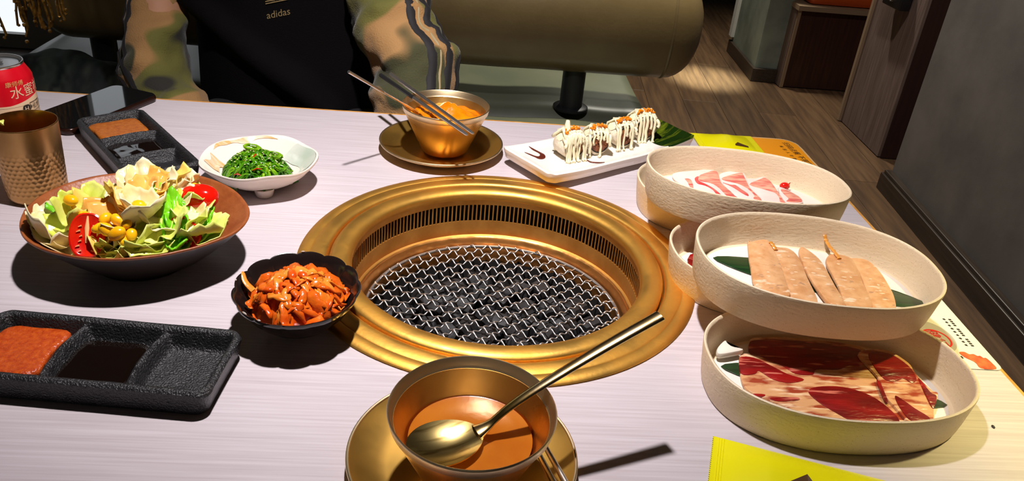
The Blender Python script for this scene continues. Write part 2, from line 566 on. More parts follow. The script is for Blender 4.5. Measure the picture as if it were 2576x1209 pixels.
M['trousers'] = mat('black_trousers', (0.012, 0.012, 0.014), 0.8)
M['shoe'] = mat('dark_shoe', (0.02, 0.02, 0.022), 0.5)
M['jacket'] = mat('dark_teal_cloth', lin((30, 44, 44)), 0.7, c2=lin((18, 28, 28)), scale=9, bump=0.2, bscale=60)
M['bead'] = mat('gold_bead_strand', lin((196, 148, 72)), 0.34, 0.6, c2=lin((130, 88, 36)), scale=160)
M['plaster'] = mat('grey_plaster', lin((122, 116, 110)), 0.8, c2=lin((104, 98, 94)), scale=5, bump=0.2, bscale=40, detail=8)
M['concrete'] = mat('green_grey_concrete', lin((146, 156, 144)), 0.75, c2=lin((116, 126, 116)), scale=7, bump=0.2, bscale=30, detail=8)
M['base_wood'] = mat('dark_skirting', lin((66, 54, 44)), 0.4, c2=lin((50, 40, 32)), scale=6, stretch=(20, 1, 20))
M['taupe_wood'] = mat('taupe_wood', lin((126, 106, 98)), 0.5, c2=lin((100, 82, 74)), scale=7, stretch=(14, 14, 0.8), bump=0.1, bscale=30, detail=6)
M['dark_brown'] = mat('dark_brown_panel', lin((58, 32, 24)), 0.45, c2=lin((48, 26, 20)), scale=8, stretch=(12, 12, 0.7))
M['booth_wood'] = mat('booth_wood', lin((72, 42, 30)), 0.45, c2=lin((54, 30, 22)), scale=8, stretch=(12, 12, 0.7))
M['orange_seat'] = mat('orange_leather', lin((206, 84, 30)), 0.35)
M['trim_light'] = mat('light_edge_trim', lin((150, 126, 100)), 0.45)
M['white_paint'] = mat('white_paint', lin((232, 234, 228)), 0.6)
M['cup'] = mat('cup_bronze', (0.58, 0.33, 0.13), 0.33, 1.0, c2=(0.48, 0.26, 0.09), scale=30, rough2=0.42)
M['cup_in'] = mat('cup_inside', (0.72, 0.38, 0.10), 0.22, 1.0)
M['grate_dark'] = mat('dark_ceiling', lin((60, 52, 46)), 0.8)
M['window_glow'] = mat('daylight_pane', (0.8, 0.85, 0.9), 0.1, emit=((0.90, 0.95, 1.0), 1.0))
M['frame'] = mat('window_frame', lin((120, 116, 110)), 0.5)


def plank_material():
    m = mat('oak_planks', lin((120, 92, 66)), 0.30, c2=lin((84, 62, 44)), scale=3.2, stretch=(12, 1.0, 1), detail=8, bump=0.12, bscale=10, bstretch=(14, 1.4, 1), rough2=0.42)
    nt = m.node_tree
    b = nt.nodes['Principled BSDF']
    oi = nt.nodes.new('ShaderNodeObjectInfo')
    mx = nt.nodes.new('ShaderNodeMix')
    mx.data_type = 'RGBA'
    mx.blend_type = 'MULTIPLY'
    mx.inputs[0].default_value = 1.0
    rp = nt.nodes.new('ShaderNodeMapRange')
    rp.inputs[3].default_value = 0.72
    rp.inputs[4].default_value = 1.12
    nt.links.new(oi.outputs['Random'], rp.inputs[0])
    nt.links.new(b.inputs['Base Color'].links[0].from_socket, mx.inputs[6])
    nt.links.new(rp.outputs[0], mx.inputs[7])
    nt.links.new(mx.outputs[2], b.inputs['Base Color'])
    return m


M['plank'] = plank_material()


def camo_material():
    m = bpy.data.materials.new('camouflage_fleece')
    m.use_nodes = True
    nt = m.node_tree
    b = nt.nodes['Principled BSDF']
    b.inputs['Roughness'].default_value = 0.85
    b.inputs['Sheen Weight'].default_value = 0.15
    tc = nt.nodes.new('ShaderNodeTexCoord')
    nz = nt.nodes.new('ShaderNodeTexNoise')
    nz.inputs['Scale'].default_value = 7.0
    nz.inputs['Detail'].default_value = 1.0
    mp = nt.nodes.new('ShaderNodeMapping')
    mp.inputs['Location'].default_value = (3.1, 1.7, 0.6)
    mp.inputs['Scale'].default_value = (1, 1, 1.25)
    nt.links.new(tc.outputs['Object'], mp.inputs[0])
    nt.links.new(mp.outputs[0], nz.inputs['Vector'])
    cr = nt.nodes.new('ShaderNodeValToRGB')
    e = cr.color_ramp.elements
    e[0].position, e[0].color = 0.0, (0.020, 0.019, 0.016, 1)
    e[1].position, e[1].color = 0.43, (0.026, 0.024, 0.018, 1)
    for p, c in ((0.45, (0.13, 0.125, 0.022)), (0.505, (0.17, 0.155, 0.03)), (0.53, (0.40, 0.215, 0.075)), (0.64, (0.44, 0.24, 0.085)), (0.67, (0.06, 0.06, 0.02))):
        k = e.new(p)
        k.color = (*c, 1)
    nt.links.new(nz.outputs[0], cr.inputs[0])
    nt.links.new(cr.outputs[0], b.inputs['Base Color'])
    nb = nt.nodes.new('ShaderNodeTexNoise')
    nb.inputs['Scale'].default_value = 420
    nt.links.new(tc.outputs['Object'], nb.inputs['Vector'])
    bp = nt.nodes.new('ShaderNodeBump')
    bp.inputs['Strength'].default_value = 0.5
    bp.inputs['Distance'].default_value = 0.002
    nt.links.new(nb.outputs[0], bp.inputs['Height'])
    nt.links.new(bp.outputs[0], b.inputs['Normal'])
    return m


M['camo'] = camo_material()

DATA = {'beef_b1': [(-0.0631, 0.033), (-0.0534, 0.0375), (-0.0479, 0.0554), (-0.0356, 0.0594), (-0.0053, 0.0606), (0.0476, 0.0524), (0.0444, 0.0309),
             (0.0429, 0.0089), (0.0403, -0.017), (0.0421, -0.0346), (0.0397, -0.044), (-0.0054, -0.0448), (-0.0345, -0.0356), (-0.0535, -0.024),
             (-0.0672, -0.015), (-0.0715, -0.0052), (-0.0692, 0.0124)],
 'beef_b2': [(0.039, 0.0381), (0.056, 0.0461), (0.0692, 0.045), (0.079, 0.0294), (0.0781, 0.0129), (0.0811, -0.0045), (0.0844, -0.0094),
             (0.072, -0.0266), (0.0626, -0.0413), (0.0442, -0.0438), (0.0406, -0.0283), (0.0387, -0.0154), (0.0429, 0.0089)],
 'cherry': [(0.0594, 0.037)],
 'garlic': [(-0.0831, 0.0342), (-0.0735, 0.0454), (-0.0693, 0.039), (-0.0616, 0.0366), (-0.0627, 0.0328), (-0.0821, 0.0268)],
 'knots': [(-0.0191, 0.0547), (-0.0177, 0.0503), (0.0355, 0.0605), (0.0359, 0.0524), (0.0377, 0.0435)],
 'leafC1': [(-0.0798, 0.0295), (-0.0617, 0.0345), (-0.0686, 0.0033), (-0.0753, 0.0081)],
 'leafC2': [(0.0868, -0.0054), (0.0944, -0.0109), (0.1028, -0.0104), (0.1021, -0.0138), (0.0948, -0.0208), (0.077, -0.0218)],
 'leafD': [(0.0714, 0.0206), (0.0799, 0.0176), (0.0922, 0.0097), (0.0658, 0.0032)],
 'leafE1': [(-0.0748, 0.0312), (-0.0599, 0.0353), (-0.0434, 0.0365), (-0.0498, 0.0042), (-0.0595, 0.0053), (-0.0677, 0.0159)],
 'leafE2': [(0.0745, 0.0147), (0.0868, 0.0137), (0.0957, 0.0012), (0.0995, -0.0158), (0.081, -0.0216), (0.066, -0.0229)],
 'lean_l0': [(-0.0525, 0.036), (-0.046, 0.0344), (-0.0484, 0.0136), (-0.0518, 0.0131), (-0.0515, 0.0278)],
 'lean_l1': [(-0.0407, 0.0394), (-0.0346, 0.0462), (-0.0375, 0.0348), (-0.0321, 0.0272), (-0.0265, 0.0181), (-0.0229, 0.0074), (-0.0219, 0.0004),
             (-0.0264, 0.0022), (-0.0278, 0.0131), (-0.0334, 0.0221), (-0.0411, 0.026)],
 'lean_l2': [(-0.0337, 0.0472), (-0.0265, 0.0551), (-0.0113, 0.067), (-0.0093, 0.0575), (-0.0123, 0.0399), (-0.0122, 0.0282), (-0.0092, 0.0156),
             (-0.0049, -0.0021), (-0.0153, -0.0011), (-0.0187, 0.0175), (-0.023, 0.0284), (-0.0308, 0.0323), (-0.0367, 0.0349)],
 'lean_l3': [(-0.0089, 0.0455), (0.0029, 0.0558), (0.0195, 0.0661), (0.0197, 0.0564), (0.0175, 0.0356), (0.0165, 0.0238), (0.0181, 0.0127),
             (0.0202, -0.0035), (0.0121, -0.0022), (0.0158, 0.0077), (0.0134, 0.0234), (0.0064, 0.034), (-0.0029, 0.0378), (-0.008, 0.0405)],
 'lean_l3b': [(-0.0107, 0.0334), (-0.0038, 0.0293), (0.002, 0.0293), (0.0056, 0.0191), (0.0094, 0.01), (0.0081, 0.0035), (0.0034, 0.0092),
              (-0.0032, 0.0237)],
 'lean_l4': [(0.0194, 0.0358), (0.0355, 0.0517), (0.0439, 0.0589), (0.0476, 0.0516), (0.0477, 0.0363), (0.0469, 0.0197), (0.0461, 0.014),
             (0.048, 0.0047), (0.0478, -0.0031), (0.0409, -0.0032), (0.0433, 0.0081), (0.0427, 0.0192), (0.0333, 0.0261)],
 'lean_l5': [(0.0513, 0.0272), (0.0573, 0.0273), (0.063, 0.0186), (0.0666, 0.0095), (0.064, -0.0018), (0.0471, -0.004), (0.0522, 0.0045),
             (0.0509, 0.0154)],
 'mayo': [(0.0369, 0.2293), (0.0435, 0.2217), (0.0488, 0.2167), (0.0531, 0.2123), (0.0588, 0.2138), (0.0619, 0.2198), (0.0613, 0.2279),
          (0.0574, 0.2337), (0.0513, 0.2406), (0.043, 0.2458), (0.0501, 0.2368), (0.0546, 0.2309), (0.0555, 0.2254), (0.0535, 0.2204),
          (0.049, 0.2207), (0.0437, 0.225)],
 'mayo2': [(0.1122, 0.2228), (0.1181, 0.2167), (0.1256, 0.2167), (0.1323, 0.2143), (0.1314, 0.2107), (0.1223, 0.2128), (0.115, 0.2151)],
 'pork_p1': [(-0.0627, 0.0487), (-0.0332, 0.0634), (-0.0103, 0.0702), (-0.0111, 0.0422), (-0.0031, -0.0014), (-0.0217, -0.0045), (-0.0505, 0.0042),
             (-0.062, 0.0252)],
 'pork_p2': [(-0.0074, 0.0582), (0.0128, 0.0709), (0.0228, 0.066), (0.0182, 0.0261), (0.0213, -0.0029), (-0.0043, -0.0054), (-0.0107, 0.0355)],
 'pork_p3': [(0.0192, 0.0515), (0.0326, 0.056), (0.0452, 0.0621), (0.0488, 0.0453), (0.0474, 0.017), (0.0483, -0.0034), (0.02, -0.0069),
             (0.0185, 0.0345)],
 'pork_p4': [(0.0503, 0.0321), (0.0587, 0.0307), (0.0681, 0.0117), (0.0642, -0.0029), (0.0462, -0.0052)],
 'red_q3': [(0.0481, 0.0384), (0.0664, 0.0406), (0.0761, 0.0251), (0.0752, 0.0087), (0.0683, 0.0021), (0.0637, 0.0071), (0.0523, 0.0029),
            (0.0459, 0.0095)],
 'red_q4': [(0.077, 0.0088), (0.0782, -0.0085), (0.0808, -0.0134), (0.0704, -0.0279), (0.0715, -0.0148)],
 'red_q5': [(0.0398, 0.0038), (0.041, -0.0013), (0.0373, -0.0217), (0.0351, -0.0202)],
 'red_q6': [(0.0463, -0.0146), (0.0513, -0.0209), (0.0553, -0.0288), (0.0618, -0.0402), (0.0458, -0.0434), (0.0434, -0.0278)],
 'red_r1': [(-0.0541, 0.0351), (-0.0492, 0.051), (-0.0376, 0.0548), (-0.0076, 0.056), (0.0436, 0.0478), (0.0409, 0.0274), (0.0264, 0.0246),
            (0.0142, 0.0183), (-0.004, 0.0171), (-0.0101, 0.0104), (-0.024, 0.0104), (-0.0321, 0.0207), (-0.0453, 0.031)],
 'red_r1b': [(-0.0646, 0.0278), (-0.0529, 0.0295), (-0.0417, 0.0201), (-0.0312, 0.0099), (-0.0196, 0.0036), (-0.0329, -0.0015), (-0.0454, 0.002),
             (-0.0537, 0.0121), (-0.0583, 0.0082), (-0.0695, 0.0075)],
 'red_r2': [(-0.0216, -0.0111), (-0.0124, -0.0049), (0.0087, -0.0036), (0.0252, -0.0108), (0.0338, -0.0219), (0.0383, -0.0384), (0.0315, -0.0457),
            (0.0043, -0.0456), (-0.0109, -0.0324), (-0.0189, -0.0216)],
 'red_r7': [(-0.0671, -0.0163), (-0.0583, -0.0166), (-0.0603, -0.0192), (-0.0656, -0.0187)],
 'red_r8': [(-0.0551, -0.0205), (-0.0344, -0.0185), (-0.0334, -0.0217), (-0.0498, -0.0242)],
 'sausage_s1': [(-0.0403, 0.0537), (-0.0359, 0.0565), (-0.02, 0.0616), (-0.0189, 0.0434), (-0.0208, 0.017), (-0.0252, -0.0118), (-0.0292, -0.0295),
                (-0.0437, -0.0251), (-0.0538, -0.0144), (-0.05, 0.0121)],
 'sausage_s2': [(-0.0204, 0.0604), (-0.0145, 0.0529), (-0.0022, 0.0508), (0.0022, 0.0366), (-0.0013, 0.0023), (-0.0061, -0.0349), (-0.0202, -0.0343),
                (-0.0297, -0.0295), (-0.0256, -0.0099), (-0.0209, 0.0234), (-0.0213, 0.0431)],
 'sausage_s3': [(0.0078, 0.0507), (0.0125, 0.0553), (0.0178, 0.0471), (0.0217, 0.0298), (0.0193, -0.0078), (0.0167, -0.0367), (0.0044, -0.0368),
                (0.0009, -0.0154), (0.0003, 0.0066), (0.0034, 0.0367)],
 'sausage_s4': [(0.0271, 0.0347), (0.0357, 0.0444), (0.0511, 0.0415), (0.0526, 0.0284), (0.0466, -0.0014), (0.039, -0.0385), (0.0172, -0.0394),
                (0.0216, -0.0076), (0.0242, 0.0214)],
 'sausage_s5': [(0.0511, 0.0415), (0.0675, 0.0409), (0.0726, 0.0261), (0.0714, 0.0009), (0.0675, -0.0192), (0.0583, -0.0388), (0.0397, -0.0394),
                (0.0472, -0.0053), (0.0526, 0.0284)]}
DATA.update({'corn': [(-0.374, -0.0316, 0.056, 0.0062), (-0.2797, -0.0004, 0.058, 0.0068), (-0.3343, -0.06, 0.056, 0.0055), (-0.3218, -0.0651, 0.058, 0.006),
          (-0.3137, -0.0712, 0.058, 0.0058), (-0.3178, -0.0807, 0.054, 0.0068), (-0.329, -0.0733, 0.053, 0.006), (-0.3084, -0.076, 0.052, 0.0052),
          (-0.3363, -0.0707, 0.053, 0.005), (-0.3105, -0.0492, 0.064, 0.0055), (-0.3543, -0.0535, 0.054, 0.005), (-0.3143, -0.0789, 0.048, 0.0055)],
 'leaves': [(-0.3163, -0.0175, 0.074, 0.032, 'c', 70, 50), (-0.3269, -0.0167, 0.066, 0.03, 'c', 120, 40),
            (-0.3046, -0.0185, 0.076, 0.03, 'c', 20, 55), (-0.2965, -0.0145, 0.07, 0.034, 'y', 60, 45), (-0.2871, -0.0137, 0.064, 0.032, 'c', 30, 40),
            (-0.3075, -0.0319, 0.07, 0.036, 'o', 100, 35), (-0.3172, -0.035, 0.064, 0.034, 'o', 140, 30),
            (-0.3248, -0.0393, 0.058, 0.036, 'y', 150, 35), (-0.335, -0.0402, 0.054, 0.034, 'y', 20, 30),
            (-0.3473, -0.0265, 0.052, 0.03, 'c', 60, 40), (-0.3555, -0.0313, 0.052, 0.032, 'y', 90, 30),
            (-0.366, -0.0341, 0.052, 0.036, 'l', 110, 50), (-0.3632, -0.0505, 0.048, 0.032, 'l', 60, 30),
            (-0.3863, -0.0314, 0.047, 0.026, 'g', 150, 30), (-0.3938, -0.0406, 0.042, 0.036, 'c', 170, 15),
            (-0.3812, -0.0553, 0.036, 0.048, 'c', 150, 15), (-0.3698, -0.0607, 0.032, 0.04, 'c', 140, 15),
            (-0.3412, -0.059, 0.052, 0.034, 'o', 60, 30), (-0.3261, -0.0679, 0.054, 0.034, 'o', 100, 25),
            (-0.3001, -0.0347, 0.068, 0.024, 'g', 100, 40), (-0.2952, -0.036, 0.064, 0.026, 'l', 40, 35),
            (-0.3062, -0.0628, 0.06, 0.048, 'c', 20, 45), (-0.2951, -0.0617, 0.062, 0.044, 'c', 160, 30), (-0.2865, -0.064, 0.06, 0.04, 'l', 110, 30),
            (-0.3107, -0.0699, 0.056, 0.034, 'c', 60, 55), (-0.29, -0.0315, 0.064, 0.034, 'c', 30, 40), (-0.2789, -0.0551, 0.066, 0.03, 'g', 110, 55),
            (-0.2751, -0.0552, 0.056, 0.03, 'g', 100, 35), (-0.2786, -0.0693, 0.052, 0.036, 'g', 110, 30),
            (-0.2767, -0.0651, 0.044, 0.032, 'g', 110, 20), (-0.2674, -0.0432, 0.054, 0.036, 'l', 60, 40),
            (-0.2613, -0.0548, 0.047, 0.044, 'l', 20, 20), (-0.2589, -0.0384, 0.052, 0.024, 'g', 90, 40),
            (-0.2543, -0.0505, 0.047, 0.024, 'g', 80, 20), (-0.2604, -0.0541, 0.042, 0.036, 'l', 140, 20),
            (-0.2683, -0.0225, 0.055, 0.026, 'l', 10, 30), (-0.2967, -0.0747, 0.052, 0.044, 'l', 110, 35),
            (-0.3057, -0.075, 0.044, 0.04, 'l', 60, 30), (-0.2916, -0.0699, 0.042, 0.044, 'l', 20, 25), (-0.3191, -0.0725, 0.036, 0.04, 'l', 150, 25),
            (-0.3038, -0.0708, 0.034, 0.044, 'l', 10, 20), (-0.2878, -0.0692, 0.036, 0.036, 'l', 40, 25), (-0.3277, -0.0736, 0.04, 0.03, 'c', 70, 25),
            (-0.322, -0.07, 0.044, 0.034, 'y', 100, 20), (-0.2744, -0.0406, 0.058, 0.03, 'c', 140, 35), (-0.3759, -0.0683, 0.034, 0.03, 'c', 30, 10),
            (-0.3248, -0.0761, 0.032, 0.026, 'l', 10, 10)],
 'tomato': [(-0.3481, -0.0738, 0.04), (-0.2726, -0.0132, 0.056), (-0.2759, -0.0591, 0.036)]})

# ------------------------------------------------------------------ the room
RZ = -radians(4.85)            # the room's walls and floor boards run a few degrees off the table's edges
FZ = -0.75                     # floor


def rp(o, x, y):               # a point of a frame turned by RZ about o
    return (o[0] + x * cos(RZ) - y * sin(RZ), o[1] + x * sin(RZ) + y * cos(RZ))


def placed(o, loc, rz=0.0, kind='structure'):
    o.location = (loc[0], loc[1], loc[2] + TZ)
    o.rotation_euler = (0, 0, rz)
    if kind:
        o['kind'] = kind
    return o


floor = placed(MB().box((0, 2.0, -0.012), (11, 12, 0.02)).build('floor', M['base_wood'], smooth=False), (0, 0, FZ), 0)
plank_me = None
PW, PL = 0.165, 1.28
for i in range(19):
    for j in range(6):
        if plank_me is None:
            p0 = MB().slab(rrect(PW - 0.0016, PL - 0.0016, 0.002, 1), -0.004, 0.0, 0.001).build('plank', M['plank'], floor, smooth=False)
            plank_me = p0.data
            o = p0
        else:
            o = bpy.data.objects.new('plank', plank_me)
            COL.objects.link(o)
            o.parent = floor
        q = rp((-0.35, 0.0), i * PW, -0.3 + j * PL + (i * 0.47 % 1.0) * PL - 0.4)
        o.location = (q[0], q[1], 0.0)
        o.rotation_euler = (0, 0, RZ)
placed(MB().box((0, 2.0, 0.03), (11, 12, 0.06)).build('ceiling', M['grate_dark'], smooth=False), (0, 0, 2.05))
WR = (1.501, 1.912)
placed(MB().box((0.17, -2.6, 1.4), (0.30, 5.2, 2.8)).build('wall_right', M['plaster'], smooth=False), (WR[0], WR[1], FZ), RZ)
bb = MB().slab([(-0.012, -5.2), (0.02, -5.2), (0.02, 0.012), (-0.012, 0.012)], 0.0, 0.062, 0.003)
bb.slab([(-0.004, -5.2), (0.02, -5.2), (0.02, 0.006), (-0.004, 0.006)], 0.062, 0.075, 0.003)
placed(bb.build('baseboard_right', M['base_wood'], smooth=False), (WR[0], WR[1], FZ), RZ)
placed(MB().box((0, 6.95, 1.4), (11, 0.1, 2.8)).build('wall_back', M['concrete'], smooth=False), (0, 0, FZ))
placed(MB().box((-1.17, 4.9, 1.4), (0.1, 4.0, 2.8)).build('wall_left', M['concrete'], smooth=False), (0, 0, FZ))
# floor-to-ceiling glazing on the street side, far left
win = placed(MB().box((-2.72, 2.90, 0.03), (3.0, 0.08, 0.06)).build('window_1', M['frame'], smooth=False), (0, 0, FZ))
MB().box((-2.72, 2.90, 2.72), (3.0, 0.08, 0.16)).build('head_rail', M['frame'], win, smooth=False)
for k in range(9):
    MB().box((-4.035 + k * 0.37, 2.90, 1.35), (0.21, 0.09, 2.6)).build('mullion', M['frame'], win, smooth=False)
for k in range(8):
    MB().box((-3.85 + k * 0.37, 2.905, 1.35), (0.17, 0.02, 2.58)).build('pane', M['window_glow'], win, smooth=False)

# concrete pillar at the aisle
pt = thing('concrete_pillar', 'grey-green concrete pillar with dark skirting beside the wooden bench across the aisle', 'pillar', (1.394, 3.13, FZ), (0, 0, RZ * 0.6))
MB().box((0.06, 0.26, 1.4), (0.115, 0.50, 2.8)).build('shaft', M['concrete'], pt, smooth=False)
MB().slab([(-0.010, -0.010), (0.118, -0.010), (0.118, 0.52), (-0.010, 0.52)], 0.0, 0.066, 0.003).build('skirting', M['base_wood'], pt, smooth=False)
MB().box((-0.003, 0.50, 1.44), (0.024, 0.05, 2.7)).build('corner_strip', M['white_paint'], pt, smooth=False)

# wooden bench across the aisle
bt = thing('wooden_bench', 'dark red-brown wooden bench box with an orange seat, across the aisle', 'bench', (1.512, 3.059, FZ), (0, 0, -0.01))
MB().box((0.40, 0.30, 0.19), (0.80, 0.60, 0.37)).build('base_panel', M['booth_wood'], bt, smooth=False)
MB().box((0.002, 0.30, 0.19), (0.016, 0.598, 0.372)).build('side_panel', M['taupe_wood'], bt, smooth=False)
MB().box((0.004, -0.004, 0.19), (0.014, 0.014, 0.374)).build('corner_trim', M['trim_light'], bt, smooth=False)
MB().box((0.41, 0.30, 0.385), (0.84, 0.64, 0.022)).build('seat_frame', M['trim_light'], bt, smooth=False)
MB().slab(rrect(0.80, 0.60, 0.03), 0.0, 0.055, 0.018).build('seat_cushion', M['orange_seat'], bt).location = (0.45, 0.32, 0.396)

# tall panelled partition
qt = thing('panelled_partition', 'tall partition with taupe wood side and dark brown front behind the plaster wall', 'partition', (1.629, 2.221, FZ), (0, 0, RZ * 0.4))
MB().box((0.30, 0.21, 1.4), (0.58, 0.40, 2.79)).build('core', M['dark_brown'], qt, smooth=False)
MB().box((0.005, 0.20, 1.4), (0.014, 0.404, 2.792)).build('side_panel', M['taupe_wood'], qt, smooth=False)
MB().box((0.0, 0.405, 1.4), (0.026, 0.018, 2.794)).build('edge_trim', M['trim_light'], qt, smooth=False)
MB().box((0.31, -0.001, 1.4), (0.60, 0.024, 2.794)).build('front_panel', M['dark_brown'], qt, smooth=False)
kt = thing('wall_box', 'small black box with a round port mounted on the taupe partition side', 'box', (1.603, 2.39, -0.200), (0, 0, 0))
MB().slab(rrect(0.045, 0.14, 0.006), 0.0, 0.10, 0.004).build('housing', M['dark_metal'], kt)
kp = MB().lathe([(0.016, 0.0), (0.016, 0.005), (0.011, 0.005), (0.010, 0.001)], 20).build('port_ring', M['steel'], kt)
kp.location = (-0.0225, 0.0, 0.035)
kp.rotation_euler = (0, -pi / 2, 0)

# ------------------------------------------------------------------ dining table with grill opening
X0, X1, Y0, Y1 = -0.78, 0.434, -0.392, 0.3805
tab = thing('dining_table', 'pale grey wood-look dining table with a golden edge around the grill', 'table', (0, 0, 0))


def table_outline(ins, n=8):
    r = 0.034 - ins
    out = []
    for cx, cy, a0 in ((X1 - 0.034, Y1 - 0.034, 0), (X0 + 0.034, Y1 - 0.034, 90), (X0 + 0.034, Y0 + 0.034, 180), (X1 - 0.034, Y0 + 0.034, 270)):
        for k in range(n + 1):
            a = radians(a0 + 90 * k / n)
            out.append((cx + r * cos(a), cy + r * sin(a)))
    return out


def annulus_top(outer, rin, z0, z1, nhole=96):
    """slab with a round hole: bridge the outline to the circle"""
    bm = bmesh.new()
    def ringv(pts, z):
        return [bm.verts.new((x, y, z)) for x, y in pts]
    circ = [(rin * cos(2 * pi * k / nhole), rin * sin(2 * pi * k / nhole)) for k in range(nhole)]
    for z in (z1, z0):
        a, b = ringv(outer, z), ringv(circ, z)
        es = [bm.edges.new((a[i - 1], a[i])) for i in range(len(a))] + [bm.edges.new((b[i - 1], b[i])) for i in range(len(b))]
        bmesh.ops.triangle_fill(bm, edges=es, use_beauty=True)
        if z == z1:
            ta, tb = a, b
    for A, B_ in ((ta, a), (tb, b)):
        for i in range(len(A)):
            bm.faces.new((A[i - 1], A[i], B_[i], B_[i - 1]))
    bmesh.ops.recalc_face_normals(bm, faces=bm.faces)
    vs = [v.co.copy() for v in bm.verts]
    bm.verts.index_update()
    fs = [tuple(v.index for v in f.verts) for f in bm.faces]
    bm.free()
    return vs, fs


MB().add(*annulus_top(table_outline(0.0055), 0.166, -0.032, 0.0)).build('tabletop', M['table'], tab, smooth=False)
o_, i_ = table_outline(0.0, 8), table_outline(0.0055, 8)
eb = MB()
eb.loft([[(x, y, -0.032) for x, y in i_], [(x, y, -0.031) for x, y in o_], [(x, y, -0.002) for x, y in o_],
         [(x * 0.5 + X_ * 0.5, y * 0.5 + Y_ * 0.5, 0.0002) for (x, y), (X_, Y_) in zip(o_, i_)], [(x, y, 0.0) for x, y in i_]], False, False)
eb.build('edge_band', M['edge'], tab)
for lx in (-0.62, 0.30):
    MB().box((lx, -0.02, -0.39), (0.07, 0.07, 0.70)).build('leg', M['dark_metal'], tab, smooth=False)
    MB().slab(rrect(0.10, 0.52, 0.01), FZ, FZ + 0.02, 0.004).build('foot', M['dark_metal'], tab).location = (lx, -0.02, 0)

# ------------------------------------------------------------------ bench opposite, with a roll backrest on posts
bn = thing('bench_seat', 'long grey-green leather bench with an olive roll backrest on black posts, behind the table', 'bench', (0, 0, 0))
sx0, sx1, sy0, sy1, sz = -1.15, 0.447, 0.56, 1.66, -0.268


def cushion(x0, x1, y0, y1, zb, zt, r, wr=0.0):
    mb = MB()
    nx, ny = 60, 24
    top = []

    def pt(u, v):
        x = x0 + (x1 - x0) * u
        y = y0 + (y1 - y0) * v
        e = min(u * (x1 - x0), (1 - u) * (x1 - x0), v * (y1 - y0), (1 - v) * (y1 - y0))
        d = max(0.0, 1 - e / r)
        z = zt - (zt - zb) * 0.55 * (1 - sqrt(max(0.0, 1 - d * d)))
        return (x, y, z + wr * (noise.noise((x * 7, y * 4, 1.3))) * min(1, e / 0.02))
    mb.grid(lambda u, v: pt(0.5 - 0.5 * cos(pi * u) if False else u, v), nx, ny)
    rim = [pt(u / (nx - 1), 0) for u in range(nx)] + [pt(1, v / (ny - 1)) for v in range(1, ny)] + [pt(u / (nx - 1), 1) for u in range(nx - 2, -1, -1)] + [pt(0, v / (ny - 1)) for v in range(ny - 2, 0, -1)]
    mb.loft([[(x, y, zb) for x, y, z in rim], rim], True, False)
    return mb


cushion(sx0, sx1, sy0, 1.16, sz - 0.10, sz, 0.05, 0.006).build('seat_cushion', M['seat_leather'], bn, angle=60)
cushion(sx0, sx1, 1.175, sy1, sz - 0.10, sz, 0.05, 0.006).build('seat_cushion', M['seat_leather'], bn, angle=60)
MB().box(((sx0 + sx1) / 2 - 0.01, (sy0 + sy1) / 2, (sz - 0.10 + FZ) / 2), (sx1 - sx0 - 0.06, sy1 - sy0 - 0.10, sz - 0.10 - FZ)).build('plinth', M['plinth'], bn, smooth=False)
# backrest: rounded-rectangle roll with domed ends
by, bzc, bh, bt_ = 1.205, -0.052, 0.120, 0.092


def roll_ring(x, s, inset=0.0):
    pts = []
    e = 2.35
    for k in range(40):
        t = 2 * pi * k / 40
        yy = (bt_ * s) * math.copysign(abs(cos(t)) ** (2 / e), cos(t))
        zz = (bh * s) * math.copysign(abs(sin(t)) ** (2 / e), sin(t))
        pts.append((x, by + yy, bzc + zz))
    return pts


rr = []
bx0, bx1 = -1.0, 0.511
for k in range(9):
    a = pi / 2 * k / 8
    rr.append(roll_ring(bx0 + 0.08 * (1 - cos(a)), 0.10 + 0.90 * sin(a)))
for k in range(1, 14):
    rr.append(roll_ring(bx0 + 0.08 + (bx1 - bx0 - 0.16) * k / 14, 1.0 + 0.006 * sin(k * 2.1)))
for k in range(8, -1, -1):
    a = pi / 2 * k / 8
    rr.append(roll_ring(bx1 - 0.08 * (1 - cos(a)), 0.10 + 0.90 * sin(a)))
MB().loft(rr).build('backrest', M['leather'], bn, angle=70)
seam = MB()
for x in (bx1 - 0.083,):
    q = roll_ring(x, 0.985)
    seam.tube(q + [q[0], q[1]], 0.004, 6)
seam.build('seam_piping', M['leather'], bn)
for x in (-0.87, 0.228):
    MB().tube([(x, by, sz - 0.01), (x, by, bzc - bh + 0.02)], 0.0280, 20).build('post', M['dark_metal'], bn)
    MB().lathe([(0.043, sz - 0.001), (0.043, sz + 0.004), (0.040, sz + 0.006), (0.02, sz + 0.007)], 32, (x, by)).build('post_flange', M['dark_metal'], bn)

# dark jacket heaped on the bench
jk = MB()


def jac(u, v):
    a, r = 2 * pi * u, v
    x = 0.25 * r * cos(a) * (1 + 0.15 * sin(3 * a + 1))
    y = 0.12 * r * sin(a) * (1 + 0.12 * sin(2 * a))
    h = 0.105 * (1 - r ** 2) ** 0.8 * (1 + 0.25 * cos(a - 0.6) * r)
    n = noise.noise((x * 11, y * 13, 3.0)) * 0.022 + noise.noise((x * 26, y * 22, 7.0)) * 0.010
    return (x, y, max(0.0, h + n * (1 - r ** 4)) + 0.001)


jk.grid(jac, 64, 26, cu=True)
jo = tag(jk.build('folded_jacket', M['jacket'], None, angle=80), 'dark teal jacket heaped on the bench behind the drink can', 'jacket')
jo.location = (-0.90, 1.00, sz + TZ + 0.002)

